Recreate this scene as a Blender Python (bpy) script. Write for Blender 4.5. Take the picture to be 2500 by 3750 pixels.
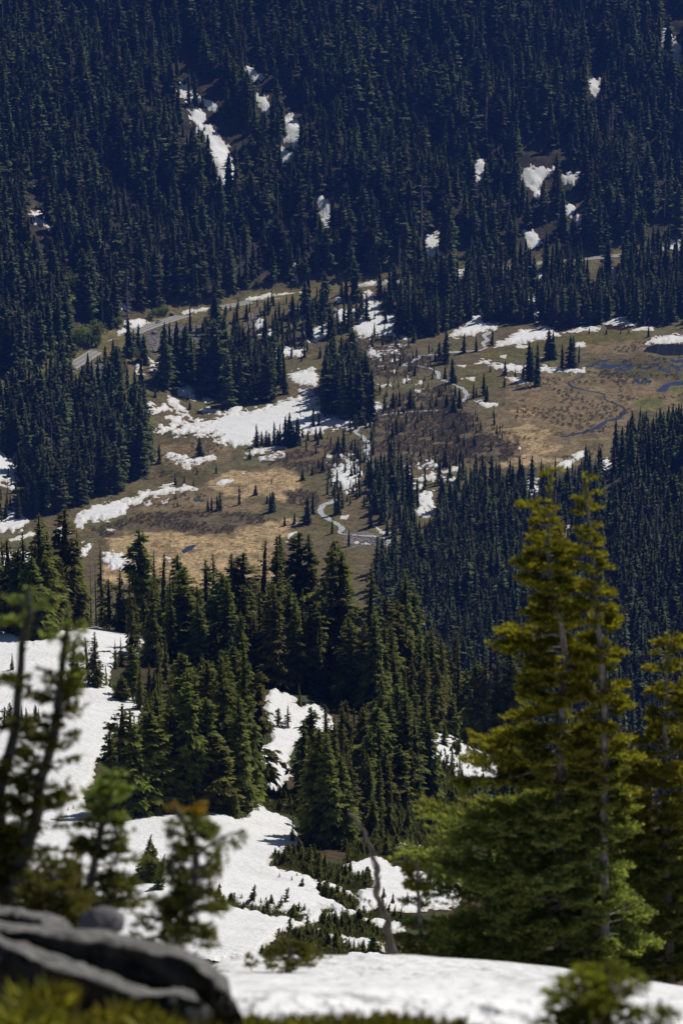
import bpy, math, random
import numpy as np
from mathutils import Vector

for o in list(bpy.data.objects):
    bpy.data.objects.remove(o)
scene = bpy.context.scene
COL = scene.collection
rad = math.radians

# ------------------------------------------------------------------ camera, sky, sun, exposure
CAM_Z = 390.0            # eye height above the valley meadow
PITCH = 15.0
LENS = 100.0
cam_d = bpy.data.cameras.new('camera')
cam = bpy.data.objects.new('camera', cam_d)
COL.objects.link(cam)
cam.location = (0, 0, CAM_Z)
cam.rotation_euler = (rad(90 - PITCH), 0, 0)
cam_d.lens = LENS
cam_d.sensor_fit = 'HORIZONTAL'
cam_d.sensor_width = 24.0
cam_d.clip_start = 0.2
cam_d.clip_end = 20000
cam_d.dof.use_dof = True
cam_d.dof.focus_distance = 800
cam_d.dof.aperture_fstop = 3.9
scene.camera = cam

SUN_AZ, SUN_EL = 42.0, 48.0      # azimuth to the right of the view direction
world = bpy.data.worlds.new('World')
scene.world = world
world.use_nodes = True
wn = world.node_tree
wn.nodes.clear()
sky = wn.nodes.new('ShaderNodeTexSky')
sky.sky_type = 'NISHITA'
sky.sun_disc = False
sky.sun_elevation = rad(SUN_EL)
sky.sun_rotation = rad(SUN_AZ)
sky.altitude = 1600
bg = wn.nodes.new('ShaderNodeBackground')
bg.inputs['Strength'].default_value = 0.05
wo = wn.nodes.new('ShaderNodeOutputWorld')
wn.links.new(sky.outputs[0], bg.inputs[0])
wn.links.new(bg.outputs[0], wo.inputs[0])
sd = bpy.data.lights.new('sun', 'SUN')
sd.energy = 5.0
sd.angle = rad(0.5)
sd.color = (1.0, 0.95, 0.87)
sun = bpy.data.objects.new('sun', sd)
COL.objects.link(sun)
SV = Vector((math.sin(rad(SUN_AZ)) * math.cos(rad(SUN_EL)), math.cos(rad(SUN_AZ)) * math.cos(rad(SUN_EL)), math.sin(rad(SUN_EL))))
sun.rotation_euler = SV.to_track_quat('Z', 'Y').to_euler()
sun.location = (0, 0, 900)
scene.view_settings.view_transform = 'Standard'
scene.view_settings.look = 'None'
scene.view_settings.exposure = -0.2
scene.view_settings.gamma = 1.0
scene.cycles.max_bounces = 5
scene.cycles.diffuse_bounces = 3
scene.cycles.transmission_bounces = 4
scene.cycles.volume_bounces = 0
scene.cycles.transparent_max_bounces = 6

# ------------------------------------------------------------------ numbers: noise, picture <-> place
def _hash(ix, iy, seed):
    h = (ix.astype(np.int64) * 374761393 + iy.astype(np.int64) * 668265263 + seed * 974634777) & 0xffffffff
    h = ((h ^ (h >> 13)) * 1274126177) & 0xffffffff
    h = (h ^ (h >> 16)) & 0xffff
    return h / 65535.0

def vnoise(x, y, seed=0):
    x = np.asarray(x, float); y = np.asarray(y, float)
    ix = np.floor(x); iy = np.floor(y)
    fx = x - ix; fy = y - iy
    fx = fx * fx * (3 - 2 * fx); fy = fy * fy * (3 - 2 * fy)
    a = _hash(ix, iy, seed); b = _hash(ix + 1, iy, seed)
    c = _hash(ix, iy + 1, seed); d = _hash(ix + 1, iy + 1, seed)
    return (a + (b - a) * fx) * (1 - fy) + (c + (d - c) * fx) * fy

def fbm(x, y, seed=0, octs=4):
    s = 0; a = 0.5
    for k in range(octs):
        s = s + a * (vnoise(x * 2 ** k, y * 2 ** k, seed + k * 17) * 2 - 1)
        a *= 0.55
    return s

def ss(t):
    t = np.clip(t, 0, 1)
    return t * t * (3 - 2 * t)

FS = LENS / 24.0 * 2500.0        # focal length in photograph pixels (2500 x 3750)
SP, CP = math.sin(rad(PITCH)), math.cos(rad(PITCH))

def project(x, y, z):
    zz = z - CAM_Z
    f = y * CP - zz * SP
    up = y * SP + zz * CP
    return 1250 + FS * x / f, 1875 - FS * up / f, f

def pix_dir(u, v):
    a = (u - 1250) / FS; b = (1875 - v) / FS
    return a, CP + b * SP, -SP + b * CP

T2 = 2500.0 / 1568.0             # whole-picture reading scale
CR = dict(T=(0, 0, T2), A=(0, 0, .797), B=(1250, 0, .797), C=(0, 940, .797), D=(1250, 940, .797), E=(0, 1880, .797),
          F=(1250, 1880, .797), G=(0, 2810, .797), H=(1250, 2810, .797), R1=(200, 1000, .4464), R3=(900, 1000, .4464),
          R4=(1600, 1100, .574), R5=(900, 1400, .574), R6=(300, 1400, .5102), R7=(0, 1500, .4464), R8=(1600, 1600, .574),
          N1=(800, 2500, .574), N2=(700, 2950, .574), N4=(1450, 2600, .6696), N5=(0, 2100, .574), N6=(0, 3200, .7015),
          N7=(200, 2000, .5102), N8=(1200, 2000, .5102), S=(0, 0, 1.0))

def cv(c, pts):
    ox, oy, s = CR[c]
    return [(ox + p[0] * s, oy + p[1] * s) for p in pts]

def in_poly(px, py, poly):
    inside = np.zeros(np.shape(px), bool)
    n = len(poly)
    for i in range(n):
        x1, y1 = poly[i]; x2, y2 = poly[(i + 1) % n]
        if y1 == y2:
            continue
        c = ((y1 > py) != (y2 > py)) & (px < (x2 - x1) * (py - y1) / (y2 - y1) + x1)
        inside ^= c
    return inside

def seg_dist(px, py, pts, closed):
    best = np.full(np.shape(px), 1e9)
    n = len(pts)
    for i in range(n if closed else n - 1):
        x1, y1 = pts[i]; x2, y2 = pts[(i + 1) % n]
        dx, dy = x2 - x1, y2 - y1
        L = dx * dx + dy * dy + 1e-9
        t = np.clip(((px - x1) * dx + (py - y1) * dy) / L, 0, 1)
        best = np.minimum(best, np.hypot(px - x1 - t * dx, py - y1 - t * dy))
    return best

# ------------------------------------------------------------------ the lie of the land
ROAD_Z = 22.0
road_px = cv('T', [(-120, 985), (60, 902), (150, 852), (230, 803), (300, 768), (360, 745), (440, 720), (520, 704), (600, 689), (700, 672),
                   (800, 659), (900, 648), (1020, 632), (1210, 607), (1390, 590), (1568, 572), (1800, 552)])
road_w = []
for (u, v) in road_px:
    a, b, c = pix_dir(u, v)
    t = (ROAD_Z - CAM_Z) / c
    road_w.append((a * t, b * t))

def road_d(x, y):
    best = np.full(np.shape(x), 1e9); sg = np.ones(np.shape(x))
    for i in range(len(road_w) - 1):
        x1, y1 = road_w[i]; x2, y2 = road_w[i + 1]
        if i == 0:
            x1, y1 = x1 - (x2 - x1) * 6, y1 - (y2 - y1) * 6
        if i == len(road_w) - 2:
            x2, y2 = x2 + (x2 - x1) * 6, y2 + (y2 - y1) * 6
        dx, dy = x2 - x1, y2 - y1
        L = dx * dx + dy * dy
        t = np.clip(((x - x1) * dx + (y - y1) * dy) / L, 0, 1)
        ex = x - x1 - t * dx; ey = y - y1 - t * dy
        d = np.hypot(ex, ey)
        cr = dx * ey - dy * ex
        m = d < best
        best = np.where(m, d, best); sg = np.where(m, np.sign(cr), sg)
    return best * sg

NEAR_Y = [0, 5, 8, 10, 12, 15, 19, 22, 24, 26, 30, 40, 60, 100, 150, 200, 235]
NEAR_Z = [-1.6, -3.0, -4.25, -4.84, -5.66, -6.94, -8.67, -9.94, -10.85, -12.1, -15.0, -22, -36, -60, -82, -100, -111]
BU = [-3000, -700, 0, 400, 800, 1200, 1568, 2300, 5000]
BV = {260: (2200, 2205, 2210, 2215, 2225, 2235, 2250, 2260, 2260),
      300: (2090, 2095, 2100, 2105, 2130, 2160, 2190, 2200, 2200),
      340: (1980, 1980, 1985, 2000, 2040, 2080, 2130, 2150, 2150),
      380: (1880, 1880, 1890, 1910, 1960, 2010, 2080, 2110, 2110),
      420: (1780, 1785, 1800, 1825, 1890, 1960, 2030, 2080, 2080),
      460: (1680, 1685, 1700, 1740, 1810, 1900, 1985, 2050, 2050),
      500: (1590, 1595, 1610, 1660, 1735, 1840, 1945, 2020, 2020),
      540: (1500, 1505, 1520, 1565, 1625, 1775, 1930, 2010, 2010),
      580: (1430, 1435, 1455, 1505, 1570, 1750, 1940, 2030, 2030),
      620: (1400, 1405, 1430, 1475, 1540, 1755, 1960, 2060, 2060),
      660: (1400, 1410, 1435, 1485, 1550, 1790, 2000, 2100, 2100)}
def v2z(v, y):
    return -y * math.tan(rad(PITCH) + math.atan((v - 1176) / (FS / T2)))
TY = list(NEAR_Y); TZ = [[z] * len(BU) for z in NEAR_Z]
for y in sorted(BV):
    TY.append(y); TZ.append([v2z(v, y) for v in BV[y]])
for y, zl, zr in ((740, -262, -345), (860, -338, -378), (1000, -382, -391), (1120, -390, -391), (1300, -390, -390), (6000, -390, -390)):
    w = [0, 0, 0, .12, .3, .7, 1, 1, 1]
    TY.append(y); TZ.append([zl + (zr - zl) * k for k in w])
TY = np.array(TY, float); TZ = np.array(TZ, float)

def cubic_rows(y):
    # monotone-ish Catmull-Rom along distance
    i = np.clip(np.searchsorted(TY, y, side='right') - 1, 0, len(TY) - 2)
    y0 = TY[i]; y1 = TY[i + 1]; h = y1 - y0
    t = ((y - y0) / h)
    im = np.maximum(i - 1, 0); ip = np.minimum(i + 2, len(TY) - 1)
    z0, z1 = TZ[i], TZ[i + 1]
    sec = (z1 - z0) / h[:, None]
    sm = np.where((i > 0)[:, None], (z0 - TZ[im]) / np.maximum(y0 - TY[im], 1e-6)[:, None], sec)
    sp = np.where((i + 2 < len(TY))[:, None], (TZ[ip] - z1) / np.maximum(TY[ip] - y1, 1e-6)[:, None], sec)
    def lim(a, b):
        return np.where(a * b > 0, 2 * a * b / (a + b + np.where(a + b == 0, 1e-9, 0)), 0)
    m0 = lim(sm, sec); m1 = lim(sec, sp)
    t = t[:, None]; hh = h[:, None]
    return (2 * t**3 - 3 * t**2 + 1) * z0 + (t**3 - 2 * t**2 + t) * hh * m0 + (-2 * t**3 + 3 * t**2) * z1 + (t**3 - t**2) * hh * m1

# terrain grid: fan of columns (x / y) times distance rows
NA = 440
A_AX = np.linspace(-0.235, 0.235, NA)
Y_AX = np.concatenate([np.linspace(1.5, 8, 14)[:-1], np.linspace(8, 30, 60)[:-1], np.linspace(30, 60, 20)[:-1], np.linspace(60, 250, 40)[:-1],
                       np.linspace(250, 680, 210)[:-1], np.linspace(680, 1250, 70)[:-1], np.linspace(1250, 2560, 420)[:-1], np.linspace(2560, 5200, 70)])
NY = len(Y_AX)
def build_terrain():
    AA, YY = np.meshgrid(A_AX, Y_AX)
    rows = cubic_rows(Y_AX)                         # NY x len(BU)
    uu = 784 + A_AX * FS / T2 * 1.03
    Z = np.empty((NY, NA))
    bu = np.array(BU, float)
    k = np.clip(np.searchsorted(bu, uu, side='right') - 1, 0, len(bu) - 2)
    t = ss((uu - bu[k]) / (bu[k + 1] - bu[k])) * .5 + .5 * (uu - bu[k]) / (bu[k + 1] - bu[k])
    Z[:] = rows[:, k] * (1 - t) + rows[:, k + 1] * t
    X = AA * YY
    # snow bank in front: dips to the right, sags a little
    near = (1 - ss((YY - 26) / 30))
    Z -= near * ss(YY / 20) * 0.45 * ss((X - 0.5) / 4.0)
    Z += near * 0.06 * fbm(X / 2.2, YY / 2.2, 5)
    Z += .50 * np.exp(-((X + 1.0) / .55) ** 2) * np.exp(-((YY - 8.0) / .9) ** 2) + .20 * np.exp(-((X + .45) / .3) ** 2) * np.exp(-((YY - 8.0) / .5) ** 2) * near
    bench = ss((YY - 60) / 150) * (1 - ss((YY - 700) / 300))
    Z += bench * (1.3 * fbm(X / 38, YY / 38, 11) + 0.35 * fbm(X / 9, YY / 9, 12))
    Z += CAM_Z
    val = ss((YY - 900) / 250)
    Z += val * 0.5 * fbm(X / 45, YY / 45, 21)
    # low rise under the forest on the right
    Z += 34 * ss((X - 70) / 190) * ss((YY - 950) / 200) * (1 - ss((YY - 1470) / 110))
    # far hillside with the road bench
    d = road_d(X, YY)
    far = YY > 1400
    low = ROAD_Z * (1 - ss((-d - 9) / 80))
    h = 0.62 * np.maximum(d - 9, 0)
    h = h + ss((d - 12) / 70) * (16 * fbm(X / 95 + YY / 300, YY / 95, 31) + 5 * fbm(X / 30, YY / 30, 32))
    hc = 190.0
    hh = np.where(h < hc, h, np.maximum(hc - (h - hc) * 0.55, 90))
    hill = np.where(d < 9, low, ROAD_Z + hh)
    ridge = 110 + 0.5 * (YY + 0.35 * X - 2850) + 25 * fbm(X / 180, YY / 180, 33)
    hill = np.where(d > 150, np.maximum(hill, np.minimum(ridge, 640)), hill)
    Z += np.where(far, hill, 0) * ss((YY - 1380) / 60)
    return X, YY, Z
GX, GY, GZ = build_terrain()

def ground(x, y):
    x = np.asarray(x, float); y = np.asarray(y, float)
    yy = np.clip(y, Y_AX[0], Y_AX[-1] - 1e-3)
    a = np.clip(x / yy, A_AX[0], A_AX[-1] - 1e-6)
    i = np.clip(np.searchsorted(Y_AX, yy, side='right') - 1, 0, NY - 2)
    fj = (a - A_AX[0]) / (A_AX[1] - A_AX[0])
    j = np.clip(np.floor(fj).astype(int), 0, NA - 2)
    tj = fj - j; ti = (yy - Y_AX[i]) / (Y_AX[i + 1] - Y_AX[i])
    return (GZ[i, j] * (1 - tj) + GZ[i, j + 1] * tj) * (1 - ti) + (GZ[i + 1, j] * (1 - tj) + GZ[i + 1, j + 1] * tj) * ti

VAL, BEN, NEA = (1150, 3000), (255, 700), (4, 40)
def unproject(pts, rng):
    """photo pixels -> first point of the ground met within a distance range"""
    pts = np.asarray(pts, float).reshape(-1, 2)
    a, b, c = pix_dir(pts[:, 0], pts[:, 1])
    y0, y1 = rng
    n = int(min(1200, max(200, (y1 - y0) / (1.5 if y1 > 100 else 0.05))))
    ys = np.linspace(y0, y1, n)
    x = (a / b)[:, None] * ys[None]
    z = CAM_Z + (c / b)[:, None] * ys[None]
    g = ground(x, np.broadcast_to(ys, x.shape))
    below = z <= g
    below[:, 0] = False
    k = np.where(below.any(1), below.argmax(1), np.argmin(np.abs(z - g), axis=1))
    k = np.maximum(k, 1)
    r = np.arange(len(pts))
    e0 = z[r, k - 1] - g[r, k - 1]; e1 = z[r, k] - g[r, k]
    t = np.clip(e0 / np.where(np.abs(e0 - e1) < 1e-9, 1e-9, e0 - e1), 0, 1)
    y = ys[k - 1] + (ys[k] - ys[k - 1]) * t
    xx = (a / b) * y
    return np.stack([xx, y, ground(xx, y)], 1)

# ------------------------------------------------------------------ materials
class NT:
    def __init__(s, name):
        s.m = bpy.data.materials.new(name); s.m.use_nodes = True
        s.t = s.m.node_tree; s.t.nodes.clear()
        s.out = s.n('OutputMaterial')
    def n(s, t, **kw):
        nd = s.t.nodes.new('ShaderNode' + t)
        for k, v in kw.items():
            setattr(nd, k, v)
        return nd
    def l(s, a, b):
        s.t.links.new(a, b)
    def noise(s, scale, detail=4, vec=None, rough=.6):
        nd = s.n('TexNoise'); nd.inputs['Scale'].default_value = scale; nd.inputs['Detail'].default_value = detail
        nd.inputs['Roughness'].default_value = rough
        s.l(vec if vec is not None else s.geo(), nd.inputs['Vector'])
        return nd.outputs[0]
    def geo(s):
        if not hasattr(s, '_g'):
            s._g = s.n('NewGeometry')
        return s._g.outputs['Position']
    def ramp(s, fac, stops):
        nd = s.n('ValToRGB'); cr = nd.color_ramp
        while len(cr.elements) < len(stops):
            cr.elements.new(.5)
        for e, (p, c) in zip(cr.elements, stops):
            e.position = p; e.color = (*c, 1)
        s.l(fac, nd.inputs[0]); return nd.outputs[0]
    def mix(s, fac, a, b, mode='MIX'):
        nd = s.n('Mix', data_type='RGBA', blend_type=mode)
        for sock, v in ((0, fac), (6, a), (7, b)):
            if isinstance(v, (int, float)):
                nd.inputs[sock].default_value = v
            elif isinstance(v, tuple):
                nd.inputs[sock].default_value = (*v, 1)
            else:
                s.l(v, nd.inputs[sock])
        return nd.outputs[2]
    def math(s, op, a, b=0.0):
        nd = s.n('Math', operation=op)
        for i, v in enumerate((a, b)):
            if isinstance(v, (int, float)):
                nd.inputs[i].default_value = v
            else:
                s.l(v, nd.inputs[i])
        return nd.outputs[0]
    def bsdf(s, col, rough=.8, spec=.3, bump=None, strength=.5, dist=.1, metal=0):
        p = s.n('BsdfPrincipled')
        if isinstance(col, tuple):
            p.inputs['Base Color'].default_value = (*col, 1)
        else:
            s.l(col, p.inputs['Base Color'])
        if isinstance(rough, float):
            p.inputs['Roughness'].default_value = rough
        else:
            s.l(rough, p.inputs['Roughness'])
        p.inputs['Specular IOR Level'].default_value = spec
        p.inputs['Metallic'].default_value = metal
        if bump is not None:
            b = s.n('Bump'); b.inputs['Strength'].default_value = strength; b.inputs['Distance'].default_value = dist
            s.l(bump, b.inputs['Height']); s.l(b.outputs[0], p.inputs['Normal'])
        return p
    def done(s, shader):
        s.l(shader.outputs[0], s.out.inputs['Surface']); return s.m

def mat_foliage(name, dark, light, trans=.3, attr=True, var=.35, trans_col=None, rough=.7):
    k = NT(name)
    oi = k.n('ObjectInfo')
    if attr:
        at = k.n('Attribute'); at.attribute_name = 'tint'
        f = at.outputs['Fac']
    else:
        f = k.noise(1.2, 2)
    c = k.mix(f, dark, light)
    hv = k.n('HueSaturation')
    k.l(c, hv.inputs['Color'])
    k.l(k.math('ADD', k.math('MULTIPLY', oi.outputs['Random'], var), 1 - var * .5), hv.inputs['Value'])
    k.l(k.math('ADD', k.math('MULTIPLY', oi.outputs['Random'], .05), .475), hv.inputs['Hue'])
    p = k.bsdf(hv.outputs[0], rough, .1)
    tr = k.n('BsdfTranslucent')
    tc = k.mix(1.0, hv.outputs[0], trans_col or (1.3, 1.5, .7), 'MULTIPLY')
    k.l(tc, tr.inputs[0])
    mx = k.n('MixShader'); mx.inputs[0].default_value = trans
    k.l(p.outputs[0], mx.inputs[1]); k.l(tr.outputs[0], mx.inputs[2])
    return k.done(mx)

def mat_simple(name, c1, c2, scale, rough=.85, bump=.4, dist=.05, spec=.25, detail=5):
    k = NT(name)
    f = k.noise(scale, detail)
    c = k.ramp(f, [(.32, c1), (.68, c2)])
    return k.done(k.bsdf(c, rough, spec, f, bump, dist))

def mat_snow():
    k = NT('snow')
    big = k.noise(.035, 3); med = k.noise(.9, 4); fine = k.noise(6.0, 3)
    c = k.ramp(big, [(.35, (.76, .765, .77)), (.7, (.82, .825, .835))])
    spk = k.ramp(k.noise(2.3, 6, rough=.75), [(.27, (.45, .40, .34)), (.33, (1, 1, 1))])
    c = k.mix(.7, c, spk, 'MULTIPLY')
    c = k.mix(.5, c, k.ramp(k.noise(.16, 6, rough=.7), [(.3, (.74, .72, .68)), (.52, (1, 1, 1))]), 'MULTIPLY')
    at = k.n('Attribute'); at.attribute_name = 'tint'
    dirty = k.math('MULTIPLY', k.math('SUBTRACT', 1.0, at.outputs['Fac']), k.math('ADD', k.noise(.5, 5, rough=.7), .15))
    c = k.mix(dirty, c, (.50, .43, .34))
    h = k.math('ADD', med, k.math('MULTIPLY', fine, .25))
    p = k.bsdf(c, .6, .2, h, .9, .6)
    return k.done(p)

def mat_ground():
    k = NT('ground')
    at = k.n('Attribute'); at.attribute_name = 'cover'
    fine = k.noise(.9, 6, rough=.75); mid = k.noise(.12, 5)
    v1 = k.ramp(fine, [(.25, (.42, .42, .42)), (.5, (.95, .95, .95)), (.75, (1.5, 1.45, 1.35))])
    v2 = k.ramp(mid, [(.3, (.72, .70, .66)), (.7, (1.25, 1.22, 1.15))])
    c = k.mix(1.0, at.outputs['Color'], v1, 'MULTIPLY')
    c = k.mix(1.0, c, v2, 'MULTIPLY')
    tuft = k.noise(.35, 6, rough=.7)
    c = k.mix(.75, c, k.ramp(tuft, [(.38, (.42, .46, .40)), (.5, (1, 1, 1)), (.64, (1.5, 1.42, 1.25))]), 'MULTIPLY')
    return k.done(k.bsdf(c, .95, .1, fine, .8, .5))

def mat_water(name, col, rough, bumps, dist):
    k = NT(name)
    sc = k.n('Mapping'); sc.inputs['Scale'].default_value = (1, 1, 1)
    k.l(k.geo(), sc.inputs[0])
    f = k.noise(bumps, 3, sc.outputs[0])
    return k.done(k.bsdf(col, rough, .6, f, 1.0, dist))

def mat_stream():
    k = NT('stream_water')
    f = k.noise(1.1, 5, rough=.8)
    c = k.ramp(f, [(.36, (.07, .10, .15)), (.48, (.26, .28, .30)), (.56, (.75, .76, .77))])
    return k.done(k.bsdf(c, .35, .5, f, 1.0, .5))

M = {}
M['snow'] = mat_snow()
M['ground'] = mat_ground()
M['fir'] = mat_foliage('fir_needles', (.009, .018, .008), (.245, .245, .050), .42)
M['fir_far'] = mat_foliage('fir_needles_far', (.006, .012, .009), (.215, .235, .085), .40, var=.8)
M['bark'] = mat_simple('bark', (.045, .036, .030), (.13, .11, .10), 9)
M['deadwood'] = mat_simple('deadwood', (.16, .145, .13), (.42, .39, .36), 7)
M['brush'] = mat_foliage('brush_twigs', (.11, .09, .062), (.30, .235, .16), .2, var=.5, trans_col=(1, 1, 1))
M['sedge'] = mat_foliage('sedge', (.12, .092, .05), (.50, .38, .22), .35, var=.5, trans_col=(1.1, 1.05, .9))
M['heath'] = mat_foliage('heath', (.035, .042, .016), (.19, .175, .06), .28, var=.6)
M['leafy'] = mat_foliage('leafy_bush', (.06, .085, .02), (.20, .24, .06), .35, var=.4)
M['fg_leaf'] = mat_foliage('sunlit_needles', (.024, .038, .009), (.35, .34, .05), .5, var=.0, trans_col=(1.25, 1.25, .45))  # yellow of sunlit crown tops put into the needle colour
M['fg_leaf_low'] = mat_foliage('shaded_needles', (.05, .075, .03), (.36, .41, .15), .55, var=.0, trans_col=(1.2, 1.3, .6))  # shaded lower crown tone, colour lightened to stand for fill light
M['fg_tip'] = mat_foliage('rusty_needles', (.12, .08, .015), (.36, .22, .04), .4, var=.0, trans_col=(1.2, 1.1, .6))
M['sap_leaf'] = mat_foliage('sapling_needles', (.018, .026, .009), (.17, .165, .045), .42, var=.0, trans_col=(1.2, 1.2, .6))
M['moss'] = mat_foliage('moss_shoots', (.05, .042, .015), (.30, .28, .06), .45, var=.5, trans_col=(1.2, 1.2, .5))
M['rock'] = mat_simple('rock', (.016, .0165, .018), (.095, .095, .097), 9, .9, .9, .03, .15)  # slab faces: shade put into a darker rock colour
M['rock_lit_top'] = mat_simple('rock_lit_top', (.035, .035, .036), (.22, .215, .205), 16, .95, .8, .015, .1)  # slab tops: sunlight on the rim put into a paler rock colour
M['talus'] = mat_simple('talus', (.12, .115, .125), (.32, .30, .31), 1.3, .9, .6, .1)
M['asphalt'] = mat_simple('asphalt', (.20, .192, .185), (.27, .26, .245), .35, .9, .1, .01)
M['paint'] = mat_simple('road_paint', (.62, .60, .54), (.75, .73, .68), 2.0, .7, .05, .01)
M['bark_grey'] = mat_simple('grey_bark', (.08, .072, .066), (.32, .295, .28), 18, .9, .7, .01)
M['bark_dark'] = mat_simple('weathered_bark', (.04, .037, .035), (.20, .19, .18), 14, .9, .7, .01)
M['water'] = mat_water('pond_water', (.035, .06, .13), .2, .8, .35)
M['pond'] = mat_water('still_water', (.018, .022, .035), .05, .25, .03)
M['mudpond'] = mat_water('brown_water', (.05, .022, .015), .15, .3, .03)
M['stream'] = mat_stream()

# ------------------------------------------------------------------ object helpers
def mesh_np(name, verts, faces, mats=(), mat_idx=None, tint=None, smooth=False):
    """faces: (N,4) or (N,3) int array, or a list of index lists"""
    me = bpy.data.meshes.new(name)
    verts = np.asarray(verts, np.float32).reshape(-1, 3)
    if isinstance(faces, np.ndarray):
        k = faces.shape[1]; nf = len(faces)
        loops = faces.reshape(-1).astype(np.int32)
        starts = np.arange(nf, dtype=np.int32) * k
    else:
        nf = len(faces)
        lens = np.array([len(f) for f in faces], np.int32)
        loops = np.array([i for f in faces for i in f], np.int32)
        starts = np.concatenate([[0], np.cumsum(lens)[:-1]]).astype(np.int32)
    me.vertices.add(len(verts)); me.vertices.foreach_set('co', verts.reshape(-1))
    me.loops.add(len(loops)); me.loops.foreach_set('vertex_index', loops)
    me.polygons.add(nf); me.polygons.foreach_set('loop_start', starts)
    for m in mats:
        me.materials.append(m)
    if mat_idx is not None:
        me.polygons.foreach_set('material_index', np.asarray(mat_idx, np.int32))
    if smooth:
        me.polygons.foreach_set('use_smooth', np.ones(nf, bool))
    if tint is not None:
        at = me.attributes.new('tint', 'FLOAT', 'POINT')
        at.data.foreach_set('value', np.asarray(tint, np.float32))
    me.update(calc_edges=True)
    return me

def add_obj(name, me, parent=None, loc=None):
    o = bpy.data.objects.new(name, me)
    COL.objects.link(o)
    if parent is not None:
        o.parent = parent
    if loc is not None:
        o.location = loc
    return o

def tag(o, label=None, cat=None, group=None, kind=None):
    if label: o['label'] = label
    if cat: o['category'] = cat
    if group: o['group'] = group
    if kind: o['kind'] = kind
    return o

def empty(name, loc, rz=0.0, sc=(1, 1, 1)):
    o = bpy.data.objects.new(name, None)
    o.empty_display_size = .3
    COL.objects.link(o)
    o.location = loc; o.rotation_euler = (0, 0, rz); o.scale = sc
    return o

# names of places in the picture, for saying which one a thing is
LAND = [("the silver pickup", 582, 1180), ("the dark pond", 2440, 1285), ("the long meadow snow strip", 1990, 1350),
        ("the pale round grass patch", 1915, 1500), ("the blue creek bend", 2230, 1545), ("the marsh channels", 2350, 1400),
        ("the broad valley snowfield", 960, 1550), ("the snowfield's small grove", 1060, 1620), ("the tallest snowfield clump", 1270, 1480),
        ("the gravelly stream bend", 1310, 1600), ("the lower stream loop", 1300, 1960), ("the tan meadow", 1030, 1760),
        ("the grey talus", 400, 1350), ("the left snow tongue", 330, 1890), ("the left forest edge", 560, 1640),
        ("the grassy green knoll", 2150, 1240), ("the brushy flat", 1700, 1620), ("the far stream", 1740, 1270),
        ("the top right snow chute", 2440, 160), ("the central hillside chutes", 800, 560), ("the right hillside clearing", 1980, 660),
        ("the left hillside clearing", 150, 780), ("the far right of the road", 2230, 950), ("the snowy road bank", 1360, 1170)]
BLAND = [("the lone snowfield firs", 345, 2480), ("the brown log strip", 1000, 2960),
         ("the long dwarf fir row", 990, 3340), ("the bleached leaning stick", 1390, 3240), ("the bleached grove trunk", 585, 2960),
         ("the middle snow tongue", 1000, 2720), ("the pale crest snags", 345, 2190), ("the left crest grove", 150, 2250),
         ("the middle crest grove", 900, 2350), ("the right end of the crest", 1500, 2450), ("the right grove", 1250, 2950),
         ("the right thicket", 1470, 3060), ("the brown heath slope", 1350, 3400)]
ORD = ['', 'first', 'second', 'third', 'fourth', 'fifth', 'sixth', 'seventh', 'eighth', 'ninth', 'tenth', 'eleventh', 'twelfth', 'thirteenth', 'fourteenth', 'fifteenth', 'sixteenth', 'seventeenth', 'eighteenth', 'nineteenth', 'twentieth'] + ['%dth' % k for k in range(21, 60)]
PENDING = []      # (object, u, v, adjective+noun, landmark list)
def say(o, u, v, what, lands):
    PENDING.append((o, u, v, what, lands))

def settle_labels():
    groups = {}
    for o, u, v, what, lands in PENDING:
        nm, x, y = min(lands, key=lambda q: math.hypot(q[1] - u, (q[2] - v) * 1.4))
        dx, dy = u - x, (v - y) * 1.4
        if math.hypot(dx, dy) < 45: rel = 'at'
        elif abs(dx) >= abs(dy): rel = 'right of' if dx > 0 else 'left of'
        else: rel = 'below' if dy > 0 else 'above'
        groups.setdefault((what, rel + ' ' + nm), []).append((u, o))
    for (what, place), lst in groups.items():
        lst.sort(key=lambda q: q[0])
        n = len(lst)
        for k, (u, o) in enumerate(lst):
            if n == 1: o['label'] = f'{what} {place}'
            elif k == 0: o['label'] = f'leftmost {what} {place}'
            elif k == n - 1 and n > 2: o['label'] = f'rightmost {what} {place}'
            else: o['label'] = f'{what} {place}, {ORD[k + 1]} from left'

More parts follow.
